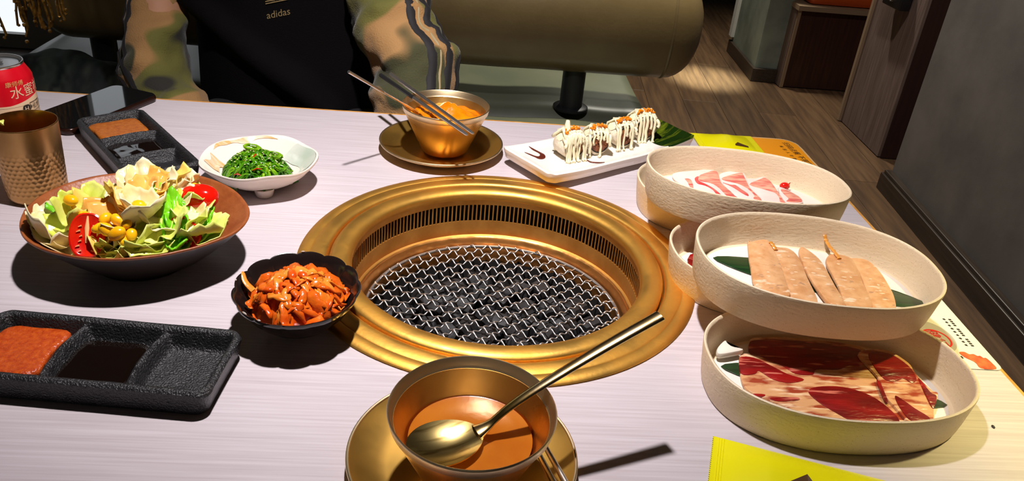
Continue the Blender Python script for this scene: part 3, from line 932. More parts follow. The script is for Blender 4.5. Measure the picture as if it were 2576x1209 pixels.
# bead-strand divider hanging at the far left
bd = MB()
r2 = random.Random(5)
for k in range(64):
    u = k / 63
    x = -1.06 + 0.29 * u + r2.uniform(-0.004, 0.004)
    y = 0.83 + r2.uniform(-0.03, 0.03)
    zend = -0.125 + 0.10 * u + (0.05 if k % 9 in (3, 4) else 0.0) + r2.uniform(-0.018, 0.018)
    if 0.60 < u < 0.70:
        continue
    pts = []
    zz = 0.55
    while zz > zend:
        pts.append((x + 0.006 * sin(zz * 30 + k) + r2.uniform(-0.002, 0.002), y + r2.uniform(-0.002, 0.002), zz))
        zz -= 0.025
    pts.append((x, y, zend))
    bd.tube(pts, 0.0023, 5)
    for q in range(9):
        p = pts[-1 - (q * 2) % (len(pts) - 1)]
        bd.ball((p[0], p[1], p[2] + r2.uniform(-.01, .01)), r2.uniform(0.0026, 0.0042), 6, 4)
bo = bd.build('bead_fringe', M['bead'], None, kind='stuff')
bo.location = (0, 0, TZ)
bo['label'] = 'fringe of gold bead strands hanging at the far left above the drink can'
bo['category'] = 'curtain'
MB().tube([(-1.10, 0.83, 0.555), (-0.73, 0.83, 0.555)], 0.008, 10).build('hanging_rail', M['bead'], bo)

# ------------------------------------------------------------------ person on the bench
ps = thing('person', 'person in a black sweatshirt with camouflage sleeves and dark stripes, sitting across the table', 'person', (0, 0, 0))
pcx = -0.335


def limb(mb, pts, rad, n=14):
    """chain of tapering segments with ball joints"""
    for i in range(len(pts) - 1):
        a, b = Vector(pts[i]), Vector(pts[i + 1])
        mb.tube([a, a.lerp(b, 0.5), b], [rad[i], (rad[i] + rad[i + 1]) / 2, rad[i + 1]], n)
    for p, r in zip(pts, rad):
        mb.ball(p, r * 1.0, n, 8)


def ell_rings(spec, n=36, e=2.3):
    out = []
    for z, x, y, rx, ry in spec:
        out.append([(x + rx * math.copysign(abs(cos(t)) ** (2 / e), cos(t)), y + ry * math.copysign(abs(sin(t)) ** (2 / e), sin(t)), z) for t in [2 * pi * k / n for k in range(n)]])
    return out


def displaced(vs, ns, fn):
    return [v + n_ * fn(v, n_) for v, n_ in zip(vs, ns)]


RA_ = [(-0.205, 0.765, 0.205), (-0.178, 0.675, 0.095), (-0.143, 0.61, 0.045), (-0.112, 0.570, -0.004), (-0.125, 0.515, -0.100)]
LA_ = [(-0.500, 0.795, 0.21), (-0.552, 0.735, 0.09), (-0.556, 0.70, 0.00), (-0.545, 0.645, -0.075), (-0.455, 0.565, -0.125)]
# body: one continuous surface (head, neck, trunk, arms, hands, legs)
b = MB()
HZ = 0.55
b.ball((pcx, 0.755, HZ + 0.03), (0.076, 0.094, 0.098), 24, 16)
b.ball((pcx, 0.725, HZ - 0.045), (0.060, 0.066, 0.070), 20, 12)
b.ball((pcx, 0.672, HZ - 0.088), (0.026, 0.022, 0.020), 14, 8)
b.tube([(pcx, 0.672, HZ + 0.022), (pcx, 0.655, HZ - 0.016), (pcx, 0.662, HZ - 0.026)], [0.009, 0.016, 0.012], 12)
for s in (-1, 1):
    b.ball((pcx + s * 0.076, 0.765, HZ), (0.010, 0.020, 0.032), 12, 8)
    b.ball((pcx + s * 0.036, 0.682, HZ - 0.022), (0.024, 0.018, 0.018), 12, 8)
    b.ball((pcx + s * 0.010, 0.664, HZ - 0.024), 0.010, 10, 6)
b.tube([(pcx, 0.775, HZ - 0.06), (pcx, 0.795, HZ - 0.16), (pcx, 0.805, HZ - 0.24)], [0.056, 0.054, 0.075], 20)
b.loft(ell_rings([(-0.25, pcx, 0.86, 0.15, 0.105), (-0.15, pcx, 0.85, 0.14, 0.10), (0.05, pcx, 0.815, 0.14, 0.095), (0.20, pcx, 0.80, 0.15, 0.085), (0.29, pcx, 0.80, 0.10, 0.06)]))
for A in (RA_, LA_):
    limb(b, A, [0.050, 0.045, 0.040, 0.037, 0.026])
for A, s in ((RA_, -1), (LA_, 1)):
    wr = Vector(A[-1])
    d = (wr - Vector(A[-2])).normalized()
    pal = wr + d * 0.045
    sd = Vector((0.25 * s, -0.75, -0.15)).normalized()
    b.ball(tuple(pal), (0.036, 0.034, 0.020), 14, 8)
    b.tube([wr, pal], [0.027, 0.030], 12, 0.7)
    for k, ln in enumerate((0.070, 0.078, 0.073, 0.058)):
        p0 = pal + sd * (0.026 - 0.0175 * k) + d * 0.012
        p1 = p0 + d * ln * 0.45 + Vector((0, 0, -0.004))
        p2 = p1 + d * ln * 0.30 + Vector((0, 0, -0.016))
        p3 = p2 + d * ln * 0.18 + Vector((0, 0, -0.018))
        b.tube([p0, p1, p2, p3], [0.0095, 0.0088, 0.0080, 0.0064], 10)
    t0 = wr + d * 0.02 + sd * 0.026
    b.tube([t0, t0 + d * 0.028 + sd * 0.020, t0 + d * 0.055 + sd * 0.024], [0.012, 0.0105, 0.008], 10)
for s in (-1, 1):
    hip = (pcx + s * 0.095, 0.83, -0.188)
    kn = (pcx + s * 0.125, 0.44, -0.196)
    an = (pcx + s * 0.125, 0.46, -0.66)
    limb(b, [hip, kn, an], [0.074, 0.055, 0.036])
    b.tube([an, (an[0], an[1] - 0.10, -0.705), (an[0], an[1] - 0.15, -0.715)], [0.038, 0.034, 0.026], 12)
vs, ns, fs = remeshed(b, 0.0065, 3)
MB().add(vs, fs).build('body', M['skin'], ps, angle=180)
for s in (-1, 1):
    e = MB().ball((pcx + s * 0.031, 0.672, HZ + 0.010), 0.0125, 14, 10).build('eye', M['eye'], ps)
    MB().ball((pcx + s * 0.031, 0.6625, HZ + 0.008), (0.006, 0.0045, 0.006), 12, 8).build('iris', M['iris'], e)
MB().tube([(pcx - 0.022, 0.668, HZ - 0.055), (pcx - 0.008, 0.659, HZ - 0.053), (pcx + 0.008, 0.659, HZ - 0.053), (pcx + 0.022, 0.668, HZ - 0.055)], [0.002, 0.0055, 0.0055, 0.002], 8).build('lips', M['lips'], ps)
h = MB()
h.ball((pcx, 0.772, HZ + 0.045), (0.086, 0.096, 0.098), 28, 18)
h.ball((pcx, 0.80, HZ - 0.005), (0.080, 0.075, 0.080), 24, 14)
h.tube([(pcx - 0.06, 0.685, HZ + 0.085), (pcx, 0.668, HZ + 0.092), (pcx + 0.06, 0.685, HZ + 0.085)], [0.018, 0.022, 0.018], 12)
vs, ns, fs = remeshed(h, 0.006, 2)
vs = displaced(vs, ns, lambda v, n_: 0.004 * noise.noise((v.x * 120, v.y * 40, v.z * 26)))
MB().add(vs, fs).build('hair', M['hair'], ps, angle=180)
# sweatshirt trunk
t = MB()
t.loft(ell_rings([(-0.250, pcx, 0.845, 0.185, 0.150), (-0.20, pcx, 0.835, 0.195, 0.165), (-0.12, pcx, 0.82, 0.192, 0.160), (0.0, pcx, 0.808, 0.186, 0.150),
                  (0.10, pcx, 0.80, 0.188, 0.140), (0.20, pcx, 0.795, 0.190, 0.122), (0.27, pcx, 0.80, 0.150, 0.095), (0.315, pcx, 0.80, 0.078, 0.072)]))
t.tube([(-0.505, 0.715, 0.060), (-0.445, 0.678, 0.022), (-0.385, 0.658, -0.020), (-0.32, 0.650, -0.065), (-0.25, 0.652, -0.125)], [0.03, 0.022, 0.020, 0.020, 0.016], 12)
vs, ns, fs = remeshed(t, 0.009, 5)
vs = displaced(vs, ns, lambda v, n_: 0.006 * noise.noise((v.x * 9, v.y * 9, v.z * 7)))
shirt = MB().add(vs, fs).build('sweatshirt', M['hoodie'], ps, angle=180)
shirt_tree = BVHTree.FromPolygons([tuple(v) for v in vs], fs)
# sleeves, rumpled, with three stripes along each
for A, seed, outer, rads in ((RA_, 3.0, Vector((0.80, -0.50, 0.42)), [0.070, 0.062, 0.062, 0.066, 0.056]), (LA_, 11.0, Vector((-0.88, -0.35, 0.10)), [0.068, 0.052, 0.046, 0.048, 0.042])):
    s_ = MB()
    limb(s_, A, rads, 20)
    P = smooth_path(A, 8)
    for k, (q, rr_) in enumerate(((9, rads[1]), (15, rads[2]), (19, rads[2]), (23, rads[3]), (28, rads[3]))):
        c = P[q]
        dd = (P[q + 1] - P[q - 1]).normalized()
        u = dd.cross(outer).normalized()
        v2 = dd.cross(u)
        tilt = (0.35, -0.3, 0.45, -0.2, 0.3)[k]
        ring = [c + (u * cos(a) + v2 * sin(a)) * (rr_ - 0.010) + dd * (0.03 * sin(a + k) * tilt * 2) for a in [2 * pi * i / 24 for i in range(24)]]
        s_.tube(ring + [ring[0], ring[1]], 0.0165 if seed < 5 else 0.0200, 8)
    vs, ns, fs = remeshed(s_, 0.006, 4)
    vs = displaced(vs, ns, lambda v, n_: (0.011 if seed < 5 else 0.016) * noise.noise((v.x * 12 + seed, v.y * 12, v.z * 22)) + 0.004 * noise.noise((v.x * 34, v.y * 34 + seed, v.z * 44)))
    MB().add(vs, fs).build('sleeve', M['camo'], shirt, angle=180)
    tree = BVHTree.FromPolygons([tuple(v) for v in vs], fs)
    o_dir = outer.normalized()

    def strip(off, wid, m, nm, lift):
        mb = MB()
        rows = []
        for i in range(2, len(P) - 5):
            c = P[i]
            dd = (P[i + 1] - P[i - 1]).normalized()
            u = (o_dir - dd * o_dir.dot(dd)).normalized()
            row = []
            for k in range(5):
                a = (off + wid * (k / 4 - 0.5)) / 0.062
                dr = Matrix.Rotation(a, 3, dd) @ u
                hit = tree.ray_cast(c + dr * 0.25, -dr)
                p = hit[0] if hit[0] else c + dr * 0.07
                row.append(p + dr * (lift if 0 < k < 4 else -0.001))
            rows.append(row)
        mb.loft(rows, False, False, closed=False)
        return mb.build(nm, m, shirt, angle=180)
    for off in (-0.030, 0.0, 0.030):
        strip(off, 0.0175, M['stripe'], 'stripe', 0.0022)
    strip(0.0165, 0.004, M['stripe_edge'], 'stripe_piping', 0.0016)
# chest emblem and lettering, laid on the cloth
lg = Vector((-0.345, 0.60, 0.058))
ang = radians(15)


def on_shirt(x, z, lift=0.0012):
    xx = lg.x + x * cos(ang) - z * sin(ang) * 0.2
    zz = lg.z + z + x * sin(ang) * 1.0
    hit = shirt_tree.ray_cast(Vector((xx, 0.40, zz)), Vector((0, 1, 0)))
    return (hit[0] if hit[0] else Vector((xx, 0.65, zz))) + Vector((0, -lift, 0))


tv, tf = text_verts('adidas', 0.016, 0.0)
MB().add([on_shirt(v.x, v.y - 0.006) for v in tv], tf).build('chest_lettering', M['logo'], shirt, smooth=False)
em = MB()
em2 = MB()


def leafpoly(x0, z0, x1, z1, wd):
    out = []
    a = Vector((x0, z0))
    bq = Vector((x1, z1))
    d = (bq - a)
    nn = Vector((-d.y, d.x)).normalized()
    for k in range(9):
        tt = k / 8
        out.append(a + d * tt + nn * wd * sin(pi * tt) ** 0.8)
    for k in range(7, 0, -1):
        tt = k / 8
        out.append(a + d * tt - nn * wd * sin(pi * tt) ** 0.8)
    return out


for q in (leafpoly(0, 0.010, 0, 0.048, 0.0085), leafpoly(-0.003, 0.010, -0.025, 0.036, 0.0085), leafpoly(0.003, 0.010, 0.025, 0.036, 0.0085)):
    em.add([on_shirt(p.x, p.y + 0.004, 0.0014) for p in q], [tuple(range(len(q)))])
em.build('chest_emblem', M['logo_dim'], shirt, smooth=False)
for z in (0.0105, 0.0140, 0.0175):
    q = [(-0.019, z), (0.019, z), (0.019, z + 0.0016), (-0.019, z + 0.0016)]
    em2.add([on_shirt(p[0], p[1] + 0.002, 0.0024) for p in q], [(0, 1, 2, 3)])
em2.build('emblem_bars', M['logo'], shirt, smooth=False)
tr = MB()
for s in (-1, 1):
    limb(tr, [(pcx + s * 0.095, 0.83, -0.180), (pcx + s * 0.125, 0.44, -0.192), (pcx + s * 0.125, 0.46, -0.64)], [0.082, 0.066, 0.050], 18)
tr.ball((pcx, 0.86, -0.178), (0.17, 0.14, 0.083), 24, 14)
vs, ns, fs = remeshed(tr, 0.009, 3)
MB().add(vs, fs).build('trousers', M['trousers'], ps, angle=180)
for s in (-1, 1):
    sh = MB().slab(smooth_poly([(-0.04, 0.07), (0.04, 0.07), (0.045, -0.08), (0.035, -0.19), (-0.035, -0.19), (-0.045, -0.08)]), -0.75, -0.67, 0.02)
    sh.build('shoe', M['shoe'], ps).location = (pcx + s * 0.125, 0.45, 0.001)

# ------------------------------------------------------------------ grill set into the table
gr = thing('table_grill', 'round brass charcoal grill with a slotted inner wall, sunk into the table', 'grill', (0, 0, 0))
NG = 160
MB().lathe([(0.166, -0.02), (0.166, -0.001), (0.1895, 0.0002), (0.1900, 0.0012), (0.1890, 0.0026), (0.184, 0.0036), (0.1785, 0.0040), (0.1775, 0.0034), (0.1765, 0.0040), (0.168, 0.0044),
            (0.1640, 0.0042), (0.1622, 0.0030), (0.1614, 0.0004), (0.1613, -0.02)], NG, cap0=False, cap1=False).build('outer_flange', M['brass'], gr, angle=50)
MB().lathe([(0.1612, -0.006), (0.1596, -0.006), (0.1594, 0.0022), (0.1580, 0.0044), (0.1540, 0.0056), (0.1490, 0.0060), (0.1440, 0.0054), (0.1404, 0.0036), (0.1388, 0.0012),
            (0.1384, -0.002), (0.1400, -0.005)], NG, cap0=False, cap1=False).build('inner_ring', M['brass'], gr, angle=60)
# wall with open slots: upper band, lower band, one bar between each two slots
NS = 188
wl = MB()
rw, rw2 = 0.1405, 0.1420
wl.lathe([(rw2, -0.0112), (rw, -0.0112), (rw, -0.003), (rw2, -0.003)], NG, cap0=False, cap1=False)
wl.lathe([(0.1362, -0.0520), (0.1385, -0.0500), (rw, -0.0490), (rw, -0.0315), (rw2, -0.0315)], NG, cap0=False, cap1=False)
for k in range(NS):
    a0, a1 = 2 * pi * (k - 0.15) / NS, 2 * pi * (k + 0.15) / NS
    vs = []
    for z in (-0.0318, -0.0109):
        for r, a in ((rw, a0), (rw, a1), (rw2, a1), (rw2, a0)):
            vs.append((r * cos(a), r * sin(a), z))
    wl.add(vs, [(1, 0, 4, 5), (0, 3, 7, 4), (2, 1, 5, 6)])
wl.build('slotted_wall', M['brass_wall'], gr, angle=30)
MB().lathe([(0.160, -0.002), (0.160, -0.05), (0.143, -0.05)], 64, cap0=False, cap1=False).build('air_duct', M['duct'], gr)
lp = MB()
lp.lathe([(0.1380, -0.0500), (0.1366, -0.0512), (0.1352, -0.0500), (0.1338, -0.0516), (0.1322, -0.058), (0.1306, -0.064), (0.1290, -0.068), (0.1285, -0.078)], 220, cap0=False, cap1=False,
         fr=lambda a: 1 + 0.0022 * sin(a * 47) * sin(a * 13 + 1))
lp.build('fire_bowl_lip', M['copper'], gr, angle=70)
MB().lathe([(0.1290, -0.074), (0.126, -0.10), (0.110, -0.128), (0.02, -0.132)], 64, cap0=False).build('fire_bowl', M['duct'], gr)

# crimped wire grate lying on the lip
gt = thing('wire_grate', 'round crimped steel wire grate lying inside the brass grill', 'grate', (0, 0, -0.0555))
PITCH = 0.0131
gx, gy = -0.00195, -0.0268
GRAD = 0.1275
for fam, ang_ in ((0, radians(-51.0)), (1, radians(40.0))):
    d = Vector((cos(ang_), sin(ang_)))
    nn = Vector((-d.y, d.x))
    other = Vector((cos(radians(40.0)), sin(radians(40.0)))) if fam == 0 else Vector((cos(radians(-51.0)), sin(radians(-51.0))))
    o0 = Vector((gx, gy))
    for k in range(-14, 15):
        base = o0 + nn * PITCH * k
        c0 = base.dot(nn)
        if abs(c0) > GRAD - 0.004:
            continue
        half = sqrt(GRAD ** 2 - c0 ** 2)
        sm = base.dot(d)
        pts = []
        n_ = int(2 * half / (PITCH / 6)) + 2
        for i in range(n_):
            s = -half + 2 * half * i / (n_ - 1)
            p = nn * c0 + d * s
            ph = pi * (s - sm) / PITCH
            zz = 0.0016 * sin(2 * ph) + (0.0008 if fam == 0 else -0.0008)
            lat = 0.0
            zz -= 0.0016 * max(0, (abs(s) - half + 0.004) / 0.004)
            pts.append((p.x + nn.x * lat, p.y + nn.y * lat, zz))
        MB().tube(pts, 0.00082, 6).build('wire', M['wire'], gt, angle=80)
MB().tube([(0.1276 * cos(2 * pi * k / 96), 0.1276 * sin(2 * pi * k / 96), -0.0022) for k in range(98)], 0.0016, 8).build('rim_wire', M['wire'], gt)

# charcoal briquettes under the grate
r3 = random.Random(21)
cm = []
for q in range(3):
    m_ = MB()
    m_.lathe([(0.0085, 0), (0.0105, 0.002), (0.0108, 0.012 + 0.005 * q), (0.0085, 0.015 + 0.005 * q)], 8, fr=lambda a: 1 + 0.10 * sin(a * 3 + q))
    o = m_.build('charcoal', M['coal'], None, angle=35)
    cm.append(o.data)
    bpy.data.objects.remove(o)
n_c = 0
for ring, (rr_, cnt) in enumerate(((0.0, 1), (0.026, 6), (0.050, 12), (0.074, 17), (0.097, 22))):
    for k in range(cnt):
        a = 2 * pi * (k + 0.4 * ring) / cnt + r3.uniform(-0.06, 0.06)
        o = bpy.data.objects.new('charcoal', cm[r3.randrange(3)])
        COL.objects.link(o)
        o.location = (rr_ * cos(a), rr_ * sin(a), -0.0860 + TZ + r3.uniform(-0.004, 0.002) - ring * 0.0012)
        o.rotation_euler = (pi / 2 + r3.uniform(-0.3, 0.3), r3.uniform(0, 6), r3.uniform(0, 6))
        tag(o, 'grey-black charcoal stub in the fire bowl under the wire grate', 'charcoal', 'charcoal stubs under the grate')
        n_c += 1
for k in range(46):
    a, rr_ = r3.uniform(0, 2 * pi), 0.108 * sqrt(r3.random())
    o = bpy.data.objects.new('charcoal', cm[r3.randrange(3)])
    COL.objects.link(o)
    o.location = (rr_ * cos(a), rr_ * sin(a), -0.0985 + TZ)
    o.rotation_euler = (pi / 2, r3.uniform(0, 6), r3.uniform(0, 6))
    tag(o, 'grey-black charcoal stub in the fire bowl under the wire grate', 'charcoal', 'charcoal stubs under the grate')


# ------------------------------------------------------------------ brass bowls on brass saucers
def brass_bowl(loc, label):
    t_ = thing('metal_bowl', label, 'bowl', loc)
    MB().lathe([(0.024, 0.0), (0.0265, 0.0006), (0.0285, 0.0030), (0.0498, 0.0500), (0.0502, 0.0512), (0.0485, 0.0515), (0.0270, 0.0040), (0.0240, 0.0018), (0.010, 0.0014)], 96).build('body', M['bowl_brass'], t_, angle=35)
    MB().lathe([(0.0497, 0.0505), (0.0512, 0.0518), (0.0524, 0.0575), (0.0527, 0.0586), (0.0520, 0.0594), (0.0512, 0.0588), (0.0502, 0.0530), (0.0484, 0.0512)], 96, cap0=False, cap1=False).build('rim', M['rim_brass'], t_, angle=60)
    return t_


def saucer(loc, label):
    t_ = thing('metal_saucer', label, 'saucer', loc)
    MB().lathe([(0.046, 0.0), (0.050, 0.0006), (0.058, 0.0030), (0.0700, 0.0088), (0.0752, 0.0130), (0.0742, 0.0138), (0.0685, 0.0098), (0.0570, 0.0042), (0.0500, 0.0022), (0.010, 0.0020)], 96).build('dish', M['plate_brass'], t_, angle=50)
    MB().tube([(0.0752 * cos(2 * pi * k / 96), 0.0752 * sin(2 * pi * k / 96), 0.0138) for k in range(98)], 0.0012, 8).build('rolled_rim', M['rim_brass'], t_)
    return t_


NB = (-0.0268, -0.2858)
FB = (-0.0606, 0.2538)
saucer((-0.0304, -0.2725, 0.0), 'brass saucer under the bowl holding the spoon, nearest the camera')
saucer((-0.0644, 0.2600, 0.0), 'brass saucer under the bowl with chopsticks, at the far edge')
brass_bowl((NB[0], NB[1], 0.0042), 'brass bowl of brown soup with a spoon, nearest the camera')
brass_bowl((FB[0], FB[1], 0.0042), 'brass bowl of orange soup with chopsticks across it, far side of the table')
sp_ = MB().lathe([(0.0255, 0.0065), (0.0390, 0.0344), (0.0394, 0.0352), (0.0386, 0.0349), (0.030, 0.0348), (0.006, 0.0348)], 72).build('soup', M['soup'], None, angle=80)
tag(sp_, 'smooth brown soup in the near brass bowl', 'soup')
sp_.location = (NB[0], NB[1], TZ + 0.0042)
cu_ = MB()


def curry(u, v):
    a = 2 * pi * u
    r = 0.0448 * v
    x, y = r * cos(a), r * sin(a)
    z = 0.0440 + 0.014 * math.exp(-((x - 0.002) ** 2 + (y - 0.008) ** 2) / 0.00022) + 0.006 * math.exp(-((x - 0.020) ** 2 + (y + 0.004) ** 2) / 0.0003)
    z += 0.0022 * noise.noise((x * 90, y * 90, 2)) + 0.001 * noise.noise((x * 240, y * 240, 5))
    return (x, y, z if v < 0.985 else 0.0425)


cu_.grid(curry, 80, 30, cu=True)
cu_.lathe([(0.026, 0.0062), (0.0445, 0.0415)], 40)
cu_ = tag(cu_.build('soup', M['curry'], None, angle=80), 'thick orange soup with a lump in it, in the far brass bowl', 'soup')
cu_.location = (FB[0], FB[1], TZ + 0.0042)

# spoon in the near bowl
spn = thing('soup_spoon', 'long gold spoon resting across the near brass bowl', 'spoon', (-0.0425, -0.2965, 0.0455), (0, 0, radians(25.9)))
sb = MB()


def sbowl(u, v, lift):
    a = 2 * pi * u
    r = v
    x = 0.0245 * r * cos(a) * (1.0 if cos(a) > 0 else 1.0)
    y = 0.0192 * r * sin(a) * (1 - 0.10 * cos(a))
    return (x, y, -0.0052 * (1 - r * r) - lift)


sb.grid(lambda u, v: sbowl(u, v, 0.0), 48, 14, cu=True)
sb.grid(lambda u, v: sbowl(-u, v, 0.0011), 48, 14, cu=True)
sb.loft([[sbowl(k / 48, 1, 0.0011) for k in range(48)], [Vector(sbowl(k / 48, 1.01, 0.0005)) for k in range(48)], [sbowl(k / 48, 1, 0.0) for k in range(48)]], False, False)
sb.build('spoon_bowl', M['spoon_bowl'], spn, angle=60)
hp = smooth_path([(0.0215, 0, -0.0008), (0.030, 0, 0.0030), (0.042, 0, 0.0115), (0.060, 0, 0.0205), (0.090, 0, 0.0325), (0.122, 0, 0.0440), (0.154, 0, 0.0545)], 5)
hr = [0.0070 - 0.0040 * min(1, i / 6) + 0.0020 * max(0, (i - 8) / (len(hp) - 9)) for i in range(len(hp))]
MB().tube(hp, hr, 14, 0.42, up=(0, 0, 1)).build('handle', M['spoon'], spn, angle=60)


def chopstick(name, label, a, b, ra, rb, group=None, dark=False):
    a, b = Vector(a), Vector(b)
    t_ = thing(name, label, 'chopstick', tuple(a), (0, 0, 0), group)
    d = b - a
    MB().tube([(0, 0, 0), d * 0.06, d * 0.42], [ra, ra, ra * 0.92], 8).build('handle', M['dark_metal'] if dark else M['steel'], t_, angle=25)
    MB().tube([d * 0.42, d * 0.75, d * 0.985, d], [ra * 0.92, (ra + rb) / 2, rb, rb * 0.6], 12).build('tip', M['steel'], t_, angle=60)


chopstick('chopstick', 'single steel chopstick leaning out of the far bowl to the left', (-0.163, 0.163, 0.125), (-0.086, 0.2745, 0.0385), 0.0017, 0.0014)
chopstick('chopstick', 'steel chopstick lying across the far bowl, the upper right one of the pair', (-0.1345, 0.341, 0.0676), (-0.0275, 0.1575, 0.0662), 0.0026, 0.0017)
chopstick('chopstick', 'dark-handled steel chopstick lying across the far bowl, lower left one of the pair', (-0.1465, 0.3335, 0.0676), (-0.0340, 0.1525, 0.0662), 0.0028, 0.0017, dark=True)
chopstick('chopstick', 'dark steel chopstick on the near saucer, right one of two', (0.0625, -0.3875, 0.0205), (0.0215, -0.2650, 0.0205), 0.0024, 0.0018, dark=True)
chopstick('chopstick', 'dark steel chopstick on the near saucer, left one of two', (0.0545, -0.3905, 0.0205), (0.0150, -0.2665, 0.0205), 0.0024, 0.0018, dark=True)


# ------------------------------------------------------------------ three-compartment sauce dishes
def sauce_dish(label, loc, rz):
    t_ = thing('sauce_dish', label, 'dish', loc, (0, 0, rz))
    L, Wd, H = 0.186, 0.077, 0.0225
    mb = MB()
    nx, ny = 110, 46

    def hgt(x, y):
        ex = L / 2 - abs(x)
        ey = Wd / 2 - abs(y)
        e = min(ex, ey)
        if ex < 0.012 and ey < 0.012:
            e = 0.012 - sqrt((0.012 - ex) ** 2 + (0.012 - ey) ** 2)
        wall = H - 0.0006
        fl = 0.006
        k = max(0.0, min(1.0, (e - 0.0045) / 0.0085))
        k = k * k * (3 - 2 * k)
        z = wall + (fl - wall) * k
        for xd in (-0.0305, 0.0305):
            xd2 = xd + 0.004 * (y / 0.03) ** 2
            dd = abs(x - xd2)
            kk = max(0.0, 1 - dd / 0.0085)
            kk = kk * kk * (3 - 2 * kk)
            z = max(z, fl + (0.0178 - fl) * kk)
        z -= 0.0022 * max(0.0, 1 - e / 0.002) ** 2
        z += 0.0006 * noise.noise((x * 60, y * 60, 1)) * (1 if e > 0.003 else 0.3)
        return z

    def warp(x, y):
        ex, ey = L / 2 - abs(x), Wd / 2 - abs(y)
        return x, y
    out = rrect(L, Wd, 0.010, 6)

    def pt(u, v):
        x, y = (u - 0.5), (v - 0.5)
        # squash the grid border onto a rounded rectangle
        X, Y = x * L, y * Wd
        r = 0.010
        ax, ay = abs(X) - (L / 2 - r), abs(Y) - (Wd / 2 - r)
        if ax > 0 and ay > 0:
            m_ = max(ax, ay)
            l_ = sqrt(ax * ax + ay * ay)
            ax, ay = ax * m_ / l_, ay * m_ / l_
            X = math.copysign(L / 2 - r + ax, X)
            Y = math.copysign(Wd / 2 - r + ay, Y)
        wob = 1 + 0.006 * noise.noise((X * 25, Y * 25, 9))
        return (X * wob, Y * wob, hgt(X, Y))
    mb.grid(pt, nx, ny)
    rim = [pt(i / (nx - 1), 0) for i in range(nx)] + [pt(1, j / (ny - 1)) for j in range(1, ny)] + [pt(i / (nx - 1), 1) for i in range(nx - 2, -1, -1)] + [pt(0, j / (ny - 1)) for j in range(ny - 2, 0, -1)]
    mb.loft([[(x * 0.93, y * 0.90, 0.0) for x, y, z in rim], [(x * 0.955, y * 0.94, 0.0012) for x, y, z in rim], [(x, y, z) for x, y, z in rim]], True, False)
    mb.build('dish_body', M['black_stone'], t_, angle=60)
    return t_


def pool(name, label, loc, rz, x0, x1, wy, z, m, seed=1, cat='sauce'):
    mb = MB()
    poly = smooth_poly([(x0, -wy), ((x0 + x1) / 2, -wy * 1.03), (x1, -wy * 0.92), (x1 - 0.001, 0), (x1, wy * 0.92), ((x0 + x1) / 2, wy), (x0, wy * 0.9), (x0 - 0.001, 0)], 5)
    n = len(poly)
    cx, cy = (x0 + x1) / 2, 0
    rings = []
    for s in (1.0, 0.97, 0.85, 0.6, 0.35, 0.1):
        rings.append([(cx + (px - cx) * s, cy + (py - cy) * s, z + (0.0006 if s < 0.98 else -0.001) + 0.0005 * noise.noise((px * s * 150 + seed, py * s * 150, s))) for px, py in poly])
    mb.loft([[(px * 0.98 + cx * 0.02, py, 0.0068) for px, py in poly]] + rings, True, True)
    o = tag(mb.build(name, m, None, angle=80), label, cat)
    o.location = (loc[0], loc[1], loc[2] + TZ)
    o.rotation_euler = (0, 0, rz)
    return o


NDL, NDR = (-0.2945, -0.1900, 0.0), radians(-4.6)
FDL, FDR = (-0.4050, 0.1890, 0.0), radians(-52.0)
sauce_dish('black three-part sauce dish nearest the camera, red sauce at its left end', NDL, NDR)
sauce_dish('black three-part sauce dish at the far left beside the phone', FDL, FDR)
pool('chili_sauce', 'orange-red chilli sauce in the near black dish', NDL, NDR, -0.0810, -0.0345, 0.0268, 0.0148, M['chili'])
pool('soy_sauce', 'dark soy sauce in the middle of the near black dish', NDL, NDR, -0.0240, 0.0245, 0.0255, 0.0090, M['soy'], 3)
pool('satay_sauce', 'brown sauce in the far end of the far black dish', FDL, FDR, -0.0800, -0.0345, 0.0265, 0.0150, M['satay'], 5)
pool('soy_sauce', 'dark soy sauce in the middle of the far black dish', FDL, FDR, -0.0235, 0.0245, 0.0250, 0.0098, M['soy'], 7)

# ------------------------------------------------------------------ oval trays
TA, TB, TH = 0.1046, 0.0736, 0.0355


def tray(label, loc, rot):
    t_ = thing('oval_tray', label, 'tray', loc, rot)
    spec = [(0.925, 0.0), (0.946, 0.0006), (0.958, 0.004), (0.975, 0.014), (0.988, 0.024), (1.0, 0.0335), (0.997, 0.0350), (0.985, TH), (0.972, 0.0348), (0.966, 0.0330), (0.948, 0.018), (0.932, 0.0075), (0.915, 0.0046), (0.5, 0.0042)]
    n = 120
    base = selli(TA, TB, n)
    # keep the wall thickness even: scale by an absolute inset
    rings = []
    for s, z in spec:
        ins = (1 - s) * 0.09
        rings.append([(x * (1 - ins / TA), y * (1 - ins / TB), z) if s > 0.6 else (x * s, y * s, z) for x, y in base])
    MB().loft(rings).build('tray_body', M['melamine_out'], t_, angle=50)
    MB().slab(selli(TA * 0.885, TB * 0.84, 80), 0.0044, 0.0056, 0.0004).build('liner', M['liner'], t_)
    return t_


tA = ((0.2619, 0.1342, 0.0), (0, 0, 0.0169))
tB = ((0.2668, -0.0157, 0.0), (0, 0, 0.0178))
tC = ((0.2588, -0.1798, 0.0), (0, 0, 0.0217))
tD = ((0.2536, 0.0736, 0.0400), (-0.045, 0.030, -0.0309))
tE = ((0.2649, -0.0906, 0.0400), (0.034, 0.028, -0.0278))
tray('cream oval tray on the table under the pork tray', *tA)
tray('cream oval tray on the table between the upper two, mostly hidden', *tB)
tray('cream oval tray of marbled red beef, nearest the camera', *tC)
tray('cream oval tray of pork slices, stacked on top at the far end', *tD)
tray('cream oval tray of sausage slices, stacked on top in the middle', *tE)


def in_tray(name, label, cat, T_, group=None):
    return thing(name, label, cat, T_[0], (T_[1][0], T_[1][1], 0), group)


